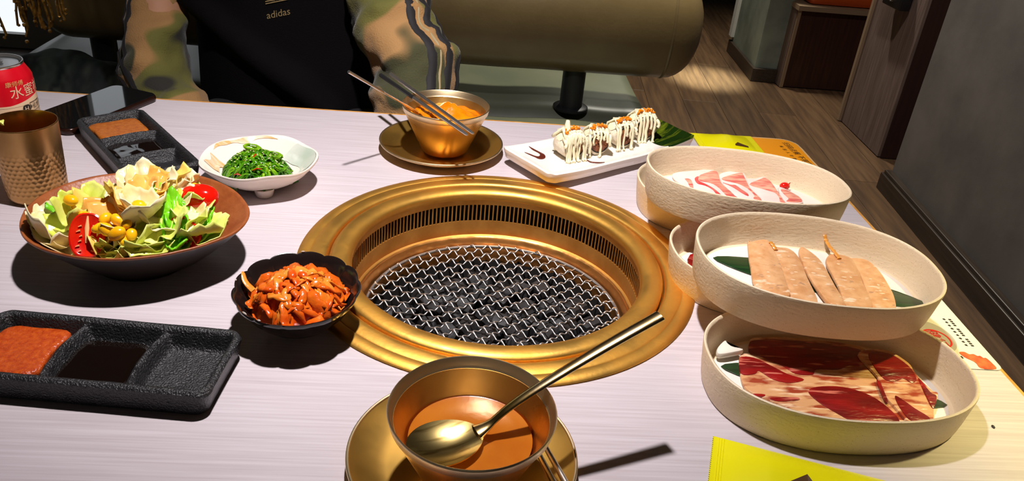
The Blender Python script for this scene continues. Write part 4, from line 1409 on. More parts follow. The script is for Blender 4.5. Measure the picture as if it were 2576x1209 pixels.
def draped(poly, z0, thick, tilt=(0, 0), bend=0.0, n=4, bev=0.0008, seed=0):
    """flat slice with softened edges, a tilt and a little waviness"""
    mb = MB()
    pl = smooth_poly(poly, n)
    mb.slab(pl, 0, thick, bev)
    cx = sum(p[0] for p in pl) / len(pl)
    cy = sum(p[1] for p in pl) / len(pl)
    mb.v = [(x, y, z + z0 + tilt[0] * (x - cx) + tilt[1] * (y - cy) + bend * noise.noise((x * 40 + seed, y * 40, 0.5))) for x, y, z in mb.v]
    return mb


# bamboo leaves
def leaf_in(T_, label, poly, z, tilt=(0, 0)):
    o = draped(poly, z, 0.0005, tilt, 0.0006, 4, 0.0001).build('bamboo_leaf', M['leaf'], None, angle=70)
    tag(o, label, 'leaf')
    o.location = (T_[0][0], T_[0][1], T_[0][2] + TZ)
    o.rotation_euler = (T_[1][0], T_[1][1], 0)
    return o


def ring_leaf(L, W_, c, rz):
    return [(c[0] + x * cos(rz) - y * sin(rz), c[1] + x * sin(rz) + y * cos(rz)) for x, y in [(-L, 0), (-L * .6, W_ * .8), (0, W_), (L * .6, W_ * .75), (L, 0), (L * .6, -W_ * .75), (0, -W_), (-L * .6, -W_ * .8)]]


leaf_in(tE, 'dark green bamboo leaf under the sausage slices', ring_leaf(0.093, 0.020, (0.012, 0.006), radians(-16)), 0.0060)
leaf_in(tD, 'dark green bamboo leaf under the pork slices', ring_leaf(0.090, 0.016, (0.008, 0.002), radians(-14)), 0.0060)
leaf_in(tC, 'dark green bamboo leaf under the beef slices', ring_leaf(0.088, 0.018, (0.004, 0.002), radians(-12)), 0.0060)
# sausage
names = ['leftmost sausage slice, square-ended and flat', 'second sausage slice from the left, its end tied off', 'narrow middle sausage slice standing apart', 'fourth sausage slice with a twisted casing end and air holes', 'rightmost sausage slice, round-ended and mottled']
r4 = random.Random(3)
for i, k in enumerate(('s1', 's2', 's3', 's4', 's5')):
    t_ = in_tray('sausage_slice', names[i], 'sausage', tE, 'sausage slices in the middle tray')
    z0 = 0.0072 + (0.0012, 0.0, 0.0006, 0.0014, 0.0004)[i]
    draped(DATA['sausage_' + k], z0, 0.0042, (0.03, 0.0), 0.0006, 4, 0.0016, i).build('meat', M['sausage'], t_)
    P_ = DATA['sausage_' + k]
    cx = sum(p[0] for p in P_) / len(P_)
    cy = sum(p[1] for p in P_) / len(P_)
    fl = MB()
    for q in range(5):
        a = P_[r4.randrange(len(P_))]
        w_ = r4.uniform(0.15, 0.65)
        x, y = cx + (a[0] - cx) * w_, cy + (a[1] - cy) * w_
        fl.ball((x, y, z0 + 0.0042 + 0.03 * (x - cx)), (r4.uniform(0.0012, 0.0032), r4.uniform(0.0007, 0.0014), 0.00022), 8, 4)
    fl.build('fat_flecks', M['sausage_fat'], t_, kind='stuff')
    if i in (1, 3):
        KN = DATA['knots']
        pts = [(KN[1][0] + 0.001, KN[1][1] - 0.006, z0 + 0.0045), (KN[1][0], KN[1][1], z0 + 0.0060), (KN[0][0], KN[0][1], z0 + 0.0065)]
        if i == 3:
            pts = [(KN[4][0] + 0.002, KN[4][1] - 0.008, z0 + 0.0045), (*KN[4], z0 + 0.0065), (*KN[3], z0 + 0.0072), (KN[2][0], KN[2][1], z0 + 0.0085), (KN[2][0] - 0.001, KN[2][1] + 0.004, z0 + 0.012)]
        MB().tube(smooth_path(pts, 4), [0.0026 - 0.0011 * sin(j * 1.3) ** 2 for j in range((len(pts) - 1) * 4 + 1)], 8, 0.6).build('casing_end', M['casing'], t_)
# pork
pn = {'p1': ('leftmost pork slice, mostly white fat with pink streaks', ('l0', 'l1', 'l2')), 'p2': ('second pork slice from the left, pink fan over white fat', ('l3', 'l3b')),
      'p3': ('third pork slice, broad pink triangle over white fat', ('l4',)), 'p4': ('rightmost small red-edged pork slice', ('l5',))}
for i, (k, (lb, lean)) in enumerate(pn.items()):
    t_ = in_tray('pork_slice', lb, 'pork', tD, 'pork slices in the far tray')
    z0 = 0.0066 + 0.0006 * (i % 2)
    draped(DATA['pork_' + k], z0, 0.0022, (0.0, 0.03), 0.0, 4, 0.0008, i).build('fat', M['fat'], t_)
    P_ = smooth_poly(DATA['pork_' + k], 4)
    cx = sum(p[0] for p in P_) / len(P_)
    cy = sum(p[1] for p in P_) / len(P_)
    for l in lean:
        Lp = smooth_poly(DATA['lean_' + l], 3)
        mb = MB().slab(Lp, 0.0012, 0.0026, 0.0002)
        mb.v = [(x, y, z + z0 + 0.03 * (y - cy)) for x, y, z in mb.v]
        mb.build('lean_meat', M['pork_red'] if l in ('l1', 'l3b') else M['pork'], t_)
cx, cy = DATA['cherry'][0]
ct = in_tray('goji_berry', 'small red berry garnish behind the pork slices', 'berry', tD)
MB().ball((cx, cy, 0.0105), (0.0056, 0.0044, 0.0042), 16, 10).build('fruit', M['cherry'], ct)
MB().tube([(cx + 0.004, cy, 0.0125), (cx + 0.0055, cy + 0.001, 0.0148)], [0.0008, 0.0004], 6).build('stem', M['red_chili'], ct)
# beef
for i, (k, lb, lean) in enumerate((('b1', 'large marbled beef slice with a wide pale fat band, left side of the near tray', ('r1', 'r1b', 'r2', 'r7', 'r8')), ('b2', 'folded marbled beef slice with a dark red edge, right side of the near tray', ('q3', 'q4', 'q5', 'q6')))):
    t_ = in_tray('beef_slice', lb, 'beef', tC, 'beef slices in the near tray')
    z0 = 0.0064 + 0.0022 * i
    draped(DATA['beef_' + k], z0, 0.0030, (0.0, 0.0), 0.0, 4, 0.0009, 2.0 * i).build('fat', M['beef_fat'], t_)
    for l in lean:
        mb = MB().slab(smooth_poly(DATA['red_' + l], 4), 0.0018, 0.0035, 0.00025)
        mb.v = [(x, y, z + z0) for x, y, z in mb.v]
        mb.build('lean_meat', M['beef'], t_)
gp = DATA['garlic']
go_ = draped(gp, 0.0085, 0.006, (0, 0.05), 0.001, 4, 0.002).build('garlic_piece', M['garlic'], None)
tag(go_, 'white garlic piece at the left end of the near beef tray', 'garlic')
go_.location = (tC[0][0], tC[0][1], TZ)
mt_ = draped([(-0.075, 0.030), (-0.03, 0.045), (0.02, 0.042), (0.05, 0.02), (0.02, -0.02), (-0.04, -0.03), (-0.078, -0.012)], 0.0068, 0.003, (0, 0), 0.002, 4, 0.0009).build('beef_slice', M['beef'], None)
tag(mt_, 'dark red meat slice in shade in the half-hidden middle tray', 'beef')
mt_.location = (tB[0][0], tB[0][1], TZ)

# ------------------------------------------------------------------ salad plate
sc_ = (-0.322, -0.030)
sal_pol = sorted([(-171.2, 0.0911), (-161.5, 0.0879), (-152.9, 0.0858), (-145.3, 0.0835), (-131.0, 0.0784), (-110.1, 0.0742), (-88.4, 0.0723), (-68.2, 0.0728), (-48.6, 0.0767), (-28.3, 0.0829), (-11.4, 0.0921),
                  (0.0, 0.0968), (12.6, 0.096), (32.3, 0.0935), (55.3, 0.093), (76.0, 0.0939), (96.8, 0.0959), (115.2, 0.0961), (136.4, 0.0990), (156.4, 0.0985), (174.7, 0.0943)])


def sal_r(a):
    d = math.degrees(a) % 360
    if d > 180:
        d -= 360
    L_ = [(sal_pol[-1][0] - 360, sal_pol[-1][1])] + sal_pol + [(sal_pol[0][0] + 360, sal_pol[0][1])]
    s = wsum = 0.0
    for q in L_:
        wq = math.exp(-((d - q[0]) / 13.0) ** 2)
        s += wq * q[1]
        wsum += wq
    return s / wsum


sal = thing('salad_plate', 'brown ribbed stoneware plate with a dark underside, holding the salad', 'plate', (sc_[0], sc_[1], 0.0))
n_ = 128
ang_l = [2 * pi * k / n_ for k in range(n_)]


def sal_ring(s, z, dy=0.0):
    out = []
    for a in ang_l:
        r = sal_r(a)
        rr_ = r * s if s > 0.5 else (0.078 * s * 0.5 + r * s * 0.5)
        out.append((rr_ * cos(a), rr_ * sin(a) - 0.005 + (1 - s) * 0.004, z))
    return out


MB().loft([sal_ring(0.46, 0.0), sal_ring(0.48, 0.003), sal_ring(0.56, 0.0075), sal_ring(0.72, 0.0195), sal_ring(0.88, 0.0335), sal_ring(0.975, 0.0425), sal_ring(0.992, 0.0443)], True, False).build('underside', M['stoneware_dark'], sal, angle=70)
rings = [sal_ring(0.992, 0.0443), sal_ring(1.0, 0.0456), sal_ring(0.994, 0.0468), sal_ring(0.98, 0.0466)]
for k in range(1, 44):
    s = 0.98 - 0.021 * k
    if s < 0.08:
        break
    base_z = 0.0466 - (0.98 - s) * 0.085 if s > 0.55 else 0.0466 - 0.43 * 0.085 - (0.55 - s) * 0.012
    rings.append(sal_ring(s, base_z + (0.00055 if k % 2 else -0.0002)))
MB().loft(rings, False, True).build('upper_face', M['terracotta'], sal, angle=80)

LM = {'c': 'let_cream', 'y': 'let_yellow', 'l': 'let_lime', 'g': 'let_green', 'o': 'let_yellow'}
r5 = random.Random(12)
LBL = {'c': 'crumpled cream lettuce piece in the salad', 'y': 'crumpled yellow lettuce piece in the salad', 'l': 'frilly lime green lettuce piece in the salad', 'g': 'bright green lettuce rib in the salad', 'o': 'amber dressed lettuce piece in the salad'}
M['let_amber'] = mat('lettuce_amber', lin((252, 204, 112)), 0.26, c2=lin((248, 184, 80)), scale=40, trans=0.16, bump=0.3, bscale=120)
LM['o'] = 'let_amber'


def lettuce(seed, L, W_, ruff, kind):
    rr_ = random.Random(seed)
    p1, p2, p3 = rr_.uniform(0, 6), rr_.uniform(0, 6), rr_.uniform(0, 6)
    cu = rr_.uniform(0.5, 1.3)
    mb = MB()

    def fn(u, v):
        a = 2 * pi * u
        e = v
        out = 1 + 0.13 * sin(2 * a + p1) + 0.08 * sin(3 * a + p2) + e * (0.050 * sin(9 * a + p3) + 0.030 * sin(17 * a + p1))
        x, y = 0.5 * e * cos(a) * out, 0.5 * e * sin(a) * out
        X, Y = x * L, y * W_
        Z = cu * (y * y * 1.5 + 0.6 * x * x + 0.5 * x * y) * W_ + ruff * e ** 3 * (0.75 * sin(6 * a + p2) + 0.4 * sin(11 * a + p1)) + 0.9 * ruff * noise.noise((x * 5 + seed, y * 5, 0.3))
        Z += 0.0016 * math.exp(-(y / 0.07) ** 2) * (1 - e * 0.5)
        for q in (-0.5, 0.5):
            Z += 0.0007 * math.exp(-((y - q * (x + 0.5) * 0.6) / 0.03) ** 2)
        return (X, Y, Z)
    mb.grid(fn, 40, 12, cu=True)
    return mb


def settle(o):
    """bake the leaf's pose and keep every point inside the plate, above its face"""
    mw = Matrix.LocRotScale(o.location, o.rotation_euler, None)
    for v in o.data.vertices:
        p = mw @ v.co
        dx, dy, z = p.x - sc_[0], p.y - (sc_[1] - 0.005), p.z - TZ
        a, r = atan2(dy, dx), sqrt(dx * dx + dy * dy)
        rr_ = sal_r(a)
        s = r / rr_
        if s > 0.90:
            k = 0.90 + 0.04 * math.tanh((s - 0.90) / 0.15)
            dx, dy, s = dx * k / s, dy * k / s, k
        fl = 0.0466 - (0.98 - s) * 0.085 if s > 0.55 else 0.0466 - 0.43 * 0.085 - (0.55 - s) * 0.012
        v.co = Vector((dx, dy, max(z, fl + 0.002 + 0.15 * max(0, z - fl + 0.03) * 0.2)))
    o.location = (sc_[0], sc_[1] - 0.005, TZ)
    o.rotation_euler = (0, 0, 0)
    o.data.update()


for i, (x, y, z, s, k, yaw, pit) in enumerate(DATA['leaves']):
    z = min(z, 0.072)
    narrow = 0.52 if k == 'g' else 0.85
    o = lettuce(i * 3 + 1, s * 1.30, s * narrow * 1.30, 0.0038 if k != 'g' else 0.0022, k).build('lettuce_piece', M[LM[k]], None, angle=180)
    md = o.modifiers.new('thickness', 'SOLIDIFY')
    md.thickness = 0.0007 if k != 'g' else 0.0016
    tag(o, LBL[k], 'lettuce', {'c': 'cream lettuce pieces', 'y': 'yellow lettuce pieces', 'l': 'lime lettuce pieces', 'g': 'green lettuce ribs', 'o': 'amber lettuce pieces'}[k])
    o.location = (x, y, z - 0.004 + TZ)
    o.rotation_euler = (radians(r5.uniform(-18, 18)), radians(-pit * 0.6), radians(yaw))
    settle(o)
# low bed of leaves the heap rests on
for i in range(16):
    a = 2 * pi * i / 16 + 0.2
    rr_ = 0.022 + 0.017 * (i % 2)
    k = 'clyl'[i % 4]
    o = lettuce(200 + i, 0.042, 0.036, 0.003, k).build('lettuce_piece', M[LM[k]], None, angle=180)
    md = o.modifiers.new('thickness', 'SOLIDIFY')
    md.thickness = 0.0007
    tag(o, LBL[k], 'lettuce', {'c': 'cream lettuce pieces', 'y': 'yellow lettuce pieces', 'l': 'lime lettuce pieces'}[k])
    o.location = (sc_[0] + 0.002 + rr_ * 1.1 * cos(a), sc_[1] - 0.008 + rr_ * 0.75 * sin(a) + 0.004, TZ + 0.028 + 0.006 * (i % 3))
    o.rotation_euler = (radians(r5.uniform(-15, 15)), radians(r5.uniform(-15, 15)), a)
    settle(o)
def nearer(p, d):
    """lift a garnish out of the heap"""
    v = Vector((0.22, -0.52, 0.34)).normalized() * d
    return Vector((p[0], p[1], p[2] + TZ)) + v


for i, (x, y, z, r) in enumerate(DATA['corn']):
    o = MB().ball((0, 0, 0), (r * 1.15, r * 0.85, r * 0.8), 14, 9)
    o.v = [(vx, vy, vz + 0.0007 * noise.noise((vx * 150 + i, vy * 150, vz * 150))) for vx, vy, vz in o.v]
    o = o.build('corn_kernel', M['corn'], None, angle=180)
    tag(o, 'plump yellow corn kernel in the salad', 'corn', 'corn kernels in the salad')
    o.location = tuple(nearer((x, y, z), 0.014))
    o.rotation_euler = (r5.uniform(-0.6, 0.6), r5.uniform(-0.6, 0.6), r5.uniform(0, 6))


def tomato(loc, rot, L, R, label):
    t_ = thing('tomato_half', label, 'tomato', loc, rot)
    prof = [(0.001, -L)] + [(R * (cos(a) ** 0.75), L * sin(a)) for a in [radians(-80 + 8 * k) for k in range(21)]] + [(0.001, L)]
    half = MB()
    n2 = 20
    rows = []
    for r, z in prof:
        rows.append([(r * cos(pi * k / n2), r * sin(pi * k / n2) * 0.92, z) for k in range(n2 + 1)])
    half.loft(rows, False, False, closed=False)
    half.build('skin', M['tomato'], t_, angle=180)
    cut = MB()
    outl = [(r, -0.0002, z) for r, z in prof] + [(-r, -0.0002, z) for r, z in reversed(prof)]
    cut.loft([outl, [(x * 0.90, -0.0008, z * 0.93) for x, y, z in outl], [(x * 0.80, 0.0003, z * 0.86) for x, y, z in outl]], False, True)
    cut.build('cut_face', M['tomato_cut'], t_, angle=60)
    MB().tube([(0, -0.0002, L * 0.85), (0, -0.0008, L * 0.3), (0, -0.0006, -L * 0.35)], [0.0006, R * 0.13, R * 0.06], 8, 0.5, up=(0, 1, 0)).build('core', M['tomato_core'], t_)
    sd = MB()
    for s in (-1, 1):
        for q in range(6):
            zz = L * (0.42 - 0.22 * q)
            xx = s * R * (0.36 + 0.08 * sin(q * 2))
            sd.tube([(xx * 0.85, -0.0006, zz), (xx * 1.35, -0.0007, zz - 0.0010)], [0.0007, 0.0003], 6)
    sd.build('seeds', M['tomato_core'], t_, kind='stuff')


# the cut faces look along the local -Y axis
tm = DATA['tomato']
tm = [tuple(nearer(q, d_) - Vector((0, 0, TZ))) for q, d_ in zip(tm, (0.020, 0.012, 0.018))]
tomato((tm[0][0] + 0.001, tm[0][1] + 0.005, tm[0][2] + 0.004), (radians(-38), radians(4), radians(12)), 0.0185, 0.0135, 'tomato half standing cut side out at the front left of the salad')
tomato((tm[1][0], tm[1][1], tm[1][2]), tuple(Matrix(((0.0, 0.0, 1.0), (0.86, -0.5, 0.0), (0.5, 0.86, 0.0))).to_euler()), 0.0165, 0.0125, 'tomato half lying skin side up at the right of the salad')
tomato((tm[2][0], tm[2][1] + 0.007, tm[2][2] + 0.006), (radians(-40), radians(-50), radians(30)), 0.0150, 0.0120, 'tomato half showing its cut side at the front right of the salad')

# ------------------------------------------------------------------ kimchi bowl
kb = (-0.1655, -0.1205)
kt_ = thing('scalloped_bowl', 'small black bowl with a scalloped rim, full of kimchi', 'bowl', (kb[0], kb[1], 0.0048), (radians(1.0), radians(-1.5), 0.3))


def scal(s):
    return lambda a: 1 + s * (abs(sin(a * 6.5)) ** 0.7 - 0.6)


kprof = [(0.022, 0.0, 0), (0.0235, 0.002, 0), (0.030, 0.006, .01), (0.040, 0.0165, .02), (0.0475, 0.0285, .035), (0.0495, 0.0330, .04), (0.0492, 0.0342, .04), (0.0480, 0.0336, .04), (0.0455, 0.0285, .035), (0.038, 0.0170, .02), (0.028, 0.0080, .01), (0.010, 0.0058, 0)]
n_ = 156
kr = []
for r, z, s in kprof:
    kr.append([(r * scal(s)(2 * pi * k / n_) * cos(2 * pi * k / n_), r * scal(s)(2 * pi * k / n_) * 1.06 * sin(2 * pi * k / n_), z - 0.0012 * (1 if z > 0.025 else 0) * (1 - abs(sin(6.5 * 2 * pi * k / n_)) ** 0.7)) for k in range(n_)])
MB().loft(kr).build('bowl_body', M['black_gloss'], kt_, angle=60)
ch = MB()
for a, l in ((3.7, 0.05), (4.0, 0.03), (1.35, 0.03), (2.75, 0.02)):
    ch.tube([(0.0491 * cos(a + t * l), 0.0521 * sin(a + t * l), 0.0345) for t in (-1, 0, 1)], [0.0003, 0.0008, 0.0003], 6)
ch.build('rim_chips', M['chip'], kt_, kind='stuff')


def kz(x, y):
    r2_ = (x / 0.036) ** 2 + (y / 0.039) ** 2
    return 0.018 + 0.026 * max(0.0, 1 - r2_) ** 0.65


km = MB()
km.grid(lambda u, v: (0.0370 * v * cos(2 * pi * u), 0.0385 * v * sin(2 * pi * u), kz(0.0395 * v * cos(2 * pi * u), 0.041 * v * sin(2 * pi * u)) - 0.004 + 0.004 * noise.noise((v * cos(2 * pi * u) * 5, v * sin(2 * pi * u) * 5, 1))), 70, 26, cu=True)
ko = tag(km.build('kimchi_mass', M['kimchi'], None, angle=180), 'packed shredded kimchi filling the black scalloped bowl', 'kimchi', kind='stuff')
ko.location = (kb[0], kb[1], TZ + 0.0048)
r6 = random.Random(31)
for i in range(96):
    a = r6.uniform(0, 2 * pi)
    v = sqrt(r6.random()) * 0.97
    x, y = 0.036 * v * cos(a), 0.038 * v * sin(a)
    L_ = r6.uniform(0.012, 0.026)
    da = r6.uniform(0, pi)
    rad = r6.uniform(0.0017, 0.0040)
    if i % 4 == 0:
        L_, rad = 0.020, 0.0056
    pts = []
    rads = []
    bend = r6.uniform(-0.6, 0.6)
    for j in range(6):
        s = (j / 5 - 0.5) * L_
        px = x + s * cos(da + bend * s / L_)
        py = y + s * sin(da + bend * s / L_)
        q = sqrt((px / 0.0385) ** 2 + (py / 0.041) ** 2)
        if q > 1:
            px, py = px / q, py / q
        pts.append((px - x, py - y, kz(px, py) - kz(x, y) + 0.0012 * sin(j * 1.9 + i)))
        rads.append(rad * (0.45 if j in (0, 5) else 1.0) * (1 + 0.18 * sin(j * 2.3 + i)))
    o = MB().tube(pts, rads, 8, r6.uniform(0.25, 0.6), up=(r6.uniform(-.6, .6), r6.uniform(-.6, .6), 1))
    o.v = [(vx, vy, vz + 0.0007 * noise.noise((vx * 260 + i, vy * 260, vz * 200))) for vx, vy, vz in o.v]
    kk = []
    for vx, vy, vz in o.v:
        X, Y, Z = vx + x, vy + y, vz + kz(x, y) - 0.0012
        rr_ = sqrt(X * X + (Y / 1.06) ** 2)
        if rr_ > 0.041:
            X, Y, rr_ = X * 0.041 / rr_, Y * 0.041 / rr_, 0.041
        fl = 0.0080 + max(0, rr_ - 0.028) * 1.2 + 0.0015
        kk.append((X - x, Y - y, max(Z, fl) - kz(x, y) + 0.0012))
    o.v = kk
    o = o.build('kimchi_shred', M['kimchi_pale' if i % 3 == 0 else 'kimchi'], None, angle=180)
    tag(o, 'orange-red kimchi shred heaped in the black scalloped bowl', 'kimchi', 'kimchi shreds in the black bowl')
    o.location = (kb[0] + x, kb[1] + y, TZ + 0.0048 + kz(x, y) - 0.0012)
o = tag(MB().tube(smooth_path([(-0.036, 0.002, 0.026), (-0.043, 0.006, 0.0315), (-0.0462, 0.013, 0.0365)], 4), [0.0035, 0.0035, 0.0034, 0.0032, 0.003, 0.0028, 0.0024, 0.002, 0.001], 8, 0.5).build('kimchi_shred', M['kimchi_pale'], None),
        'long kimchi strip climbing the left side of the black scalloped bowl', 'kimchi')
o.location = (kb[0], kb[1], TZ + 0.0048)

# ------------------------------------------------------------------ seaweed in a hand-made footed bowl
sw = (-0.2560, 0.1370)
st = thing('footed_bowl', 'hand-made pale bowl on stub feet with rust and green glaze, holding seaweed', 'bowl', (sw[0], sw[1], 0.0))


def wob(a):
    return 1 + 0.035 * cos(2 * a - 0.4) + 0.025 * cos(3 * a + 0.7) + 0.010 * sin(7 * a)


sprof = [(0.020, 0.0055), (0.030, 0.0060), (0.040, 0.0120), (0.0505, 0.0215), (0.0575, 0.0295), (0.0592, 0.0320), (0.0588, 0.0336), (0.0570, 0.0336), (0.0540, 0.0305), (0.0460, 0.0215), (0.0360, 0.0130), (0.0250, 0.0088), (0.008, 0.0082)]
n_ = 120
MB().loft([[(r * wob(2 * pi * k / n_) * cos(2 * pi * k / n_), r * wob(2 * pi * k / n_) * 1.03 * sin(2 * pi * k / n_), z + (0.0012 * sin(2 * pi * k / n_ * 5 + 1) if z > 0.02 else 0)) for k in range(n_)] for r, z in sprof]).build('bowl_body', M['glaze_white'], st, angle=60)
for k in range(4):
    a = -pi / 2 + 0.35 + k * pi / 2
    MB().lathe([(0.0075, 0.0), (0.0090, 0.0012), (0.0110, 0.0095)], 16).build('foot', M['glaze_white'], st).location = (0.0285 * cos(a), 0.0285 * sin(a), 0.0)


def glaze_patch(a0, a1, s0, s1, m, nm, wav):
    mb = MB()

    def fn(u, v):
        a = a0 + (a1 - a0) * u
        e0, e1 = 0.05 * sin(a * wav) + 0.03 * sin(a * wav * 2.3), 0.10 * sin(a * wav * 1.4 + 1)
        q = s0 + e0 + (s1 - s0 + e1 - e0) * v
        taper = min(1, u / 0.12, (1 - u) / 0.12)
        q = s0 + (q - s0) * taper
        q = max(0.02, min(0.985, q))
        P3 = [(0.0250, 0.0088), (0.0360, 0.0130), (0.0460, 0.0215), (0.0540, 0.0305), (0.0570, 0.0336)]
        t = q * 4
        i0 = min(3, int(t))
        f = t - i0
        r = P3[i0][0] * (1 - f) + P3[i0 + 1][0] * f
        z = P3[i0][1] * (1 - f) + P3[i0 + 1][1] * f
        return (r * wob(a) * cos(a) * 0.9965, r * wob(a) * 1.03 * sin(a) * 0.9965, z + 0.0005 + (0.0012 * sin(a * 5 + 1) if z > 0.02 else 0))
    mb.grid(fn, 50, 12)
    mb.build(nm, m, st, angle=180)


glaze_patch(radians(80), radians(165), 0.74, 0.98, M['glaze_rust'], 'rust_glaze', 5)
glaze_patch(radians(168), radians(196), 0.35, 0.75, M['glaze_rust'], 'rust_glaze', 8)
glaze_patch(radians(-40), radians(66), 0.28, 0.97, M['glaze_green'], 'green_glaze', 3)


def swz(x, y):
    r2_ = (x / 0.036) ** 2 + (y / 0.033) ** 2
    return 0.012 + 0.027 * max(0.0, 1 - r2_) ** 0.7


r7 = random.Random(8)
wd1, wd2 = MB(), MB()
wd1.grid(lambda u, v: (0.034 * v * cos(2 * pi * u), 0.031 * v * sin(2 * pi * u), swz(0.034 * v * cos(2 * pi * u), 0.031 * v * sin(2 * pi * u)) - 0.005), 40, 14, cu=True)
for i in range(150):
    a = r7.uniform(0, 2 * pi)
    v = sqrt(r7.random()) * 0.92
    x, y = 0.034 * v * cos(a), 0.031 * v * sin(a)
    da = r7.gauss(0.25, 0.7)
    L_ = r7.uniform(0.016, 0.034)
    bend = r7.uniform(-1.6, 1.6)
    pts = []
    for j in range(9):
        s = (j / 8 - 0.5) * L_
        aa = da + bend * (j / 8 - 0.5)
        px, py = x + s * cos(aa), y + s * sin(aa)
        pts.append((px, py, swz(px, py) + 0.0022 * sin(j * 0.9 + i) - 0.0008))
    (wd2 if i % 3 == 0 else wd1).tube(pts, [r7.uniform(0.0008, 0.0018)] * 9, 6, r7.uniform(0.45, 1.0))
for cx, cy, rr_ in ((-0.004, 0.006, 0.009), (0.020, 0.002, 0.008), (0.028, -0.010, 0.006)):
    for q in range(5):
        pts = [(cx + rr_ * cos(t * 0.62 + q) * (1 - q * 0.1), cy + rr_ * 0.6 * sin(t * 0.62 + q), swz(cx, cy) + 0.001 + 0.0045 * abs(sin(t * 0.4)) - q * 0.0006) for t in range(11)]
        wd2.tube(pts, 0.0012, 6, 0.7)
so = tag(wd1.build('seaweed_salad', M['seaweed'], None, angle=180), 'glossy green seaweed strands heaped in the pale footed bowl', 'seaweed', kind='stuff')
so.location = (sw[0] - 0.003, sw[1] - 0.003, TZ)
wd2.build('light_strands', M['seaweed2'], so, angle=180, kind='stuff')
ss = MB()
for i in range(70):
    a, v = r7.uniform(0, 2 * pi), sqrt(r7.random()) * 0.85
    x, y = 0.034 * v * cos(a), 0.031 * v * sin(a)
    ss.ball((x, y, swz(x, y) + 0.0026), (0.0009, 0.0006, 0.0005), 6, 4)
ss.build('sesame_seeds', M['sesame'], so, angle=180, kind='stuff')
rc = MB()
for x, y, da in ((-0.012, -0.016, 0.5), (0.002, -0.024, 0.2), (-0.018, -0.024, -0.3), (0.0, -0.012, 1.2)):
    rc.tube([(x, y, swz(x, y) + 0.001), (x + 0.005 * cos(da), y + 0.005 * sin(da), swz(x, y) + 0.0032), (x + 0.010 * cos(da), y + 0.010 * sin(da), swz(x, y) + 0.002)], [0.0005, 0.0015, 0.0005], 6, 0.6)
rc.build('chilli_strips', M['red_chili'], so, kind='stuff')

# ------------------------------------------------------------------ sushi plate
sp = thing('long_plate', 'long white rectangular plate with a dark green glazed corner, carrying sushi', 'plate', (0.1365, 0.2635, 0.0), (0, 0, radians(35.0)))
PLN, PWD = 0.246, 0.094
pm = MB()


def plate_pt(u, v, inset=0.0):
    X, Y = (u - 0.5) * (PLN - inset), (v - 0.5) * (PWD - inset)
    r = 0.008
    ax, ay = abs(X) - (PLN / 2 - r), abs(Y) - (PWD / 2 - r)
    if ax > 0 and ay > 0:
        m_, l_ = max(ax, ay), sqrt(ax * ax + ay * ay)
        X = math.copysign(PLN / 2 - r + ax * m_ / l_, X)
        Y = math.copysign(PWD / 2 - r + ay * m_ / l_, Y)
    e = min(PLN / 2 - abs(X), PWD / 2 - abs(Y))
    k = max(0, 1 - e / 0.016)
    z = 0.0155 + 0.0062 * k ** 1.6 + 0.0035 * (abs(X) / (PLN / 2)) ** 3 + 0.004 * max(0, X / (PLN / 2)) ** 3
    z -= 0.0028 * max(0, 1 - e / 0.003) ** 2
    z += 0.0006 * noise.noise((X * 22, Y * 22, 4))
    return (X, Y, z)


pm.grid(plate_pt, 90, 36)
rim = [plate_pt(i / 89, 0) for i in range(90)] + [plate_pt(1, j / 35) for j in range(1, 36)] + [plate_pt(i / 89, 1) for i in range(88, -1, -1)] + [plate_pt(0, j / 35) for j in range(34, 0, -1)]
pm.loft([[(x * 0.93, y * 0.84, 0.0075) for x, y, z in rim], [(x * 0.985, y * 0.965, 0.0085 + (z - 0.019) * 0.8) for x, y, z in rim], [(x * 1.0, y * 1.0, z - 0.003) for x, y, z in rim], rim], True, False)
pm.build('plate_body', M['white_plate'], sp, angle=70)
MB().loft([[(x, y, z) for x, y in rrect(PLN * 0.70, PWD * 0.62, 0.012)] for z in (0.0, 0.0085)]).build('foot_ring', M['plate_biscuit'], sp, angle=40)
eg = MB()
eg.loft([[(x * 0.984, y * 0.962, 0.0080 + (z - 0.019) * 0.8) for x, y, z in rim if x < -0.085 or y < -0.04], [(x * 0.9995, y * 0.9992, 0.0125 + (z - 0.019) * 0.9) for x, y, z in rim if x < -0.085 or y < -0.04]], False, False, closed=False)
gg = MB()


def gl(u, v):
    # glazed end: everything beyond a slanting line across the plate
    y = v
    x0 = 0.715 + 0.11 * y + 0.012 * sin(y * 9)
    uu = x0 + (1.0 - x0) * u
    p = plate_pt(uu, y)
    return (p[0], p[1], p[2] + 0.0004)


def gl2(u, v):
    y = 0.0 + 0.78 * v
    x0 = 0.795 + 0.205 * max(0, (y - 0.36) / 0.42) ** 0.8 + 0.006 * sin(y * 17)
    x0 = min(x0, 0.999)
    p = plate_pt(x0 + (1.0 - x0) * u, y)
    return (p[0], p[1], p[2] + 0.0005)


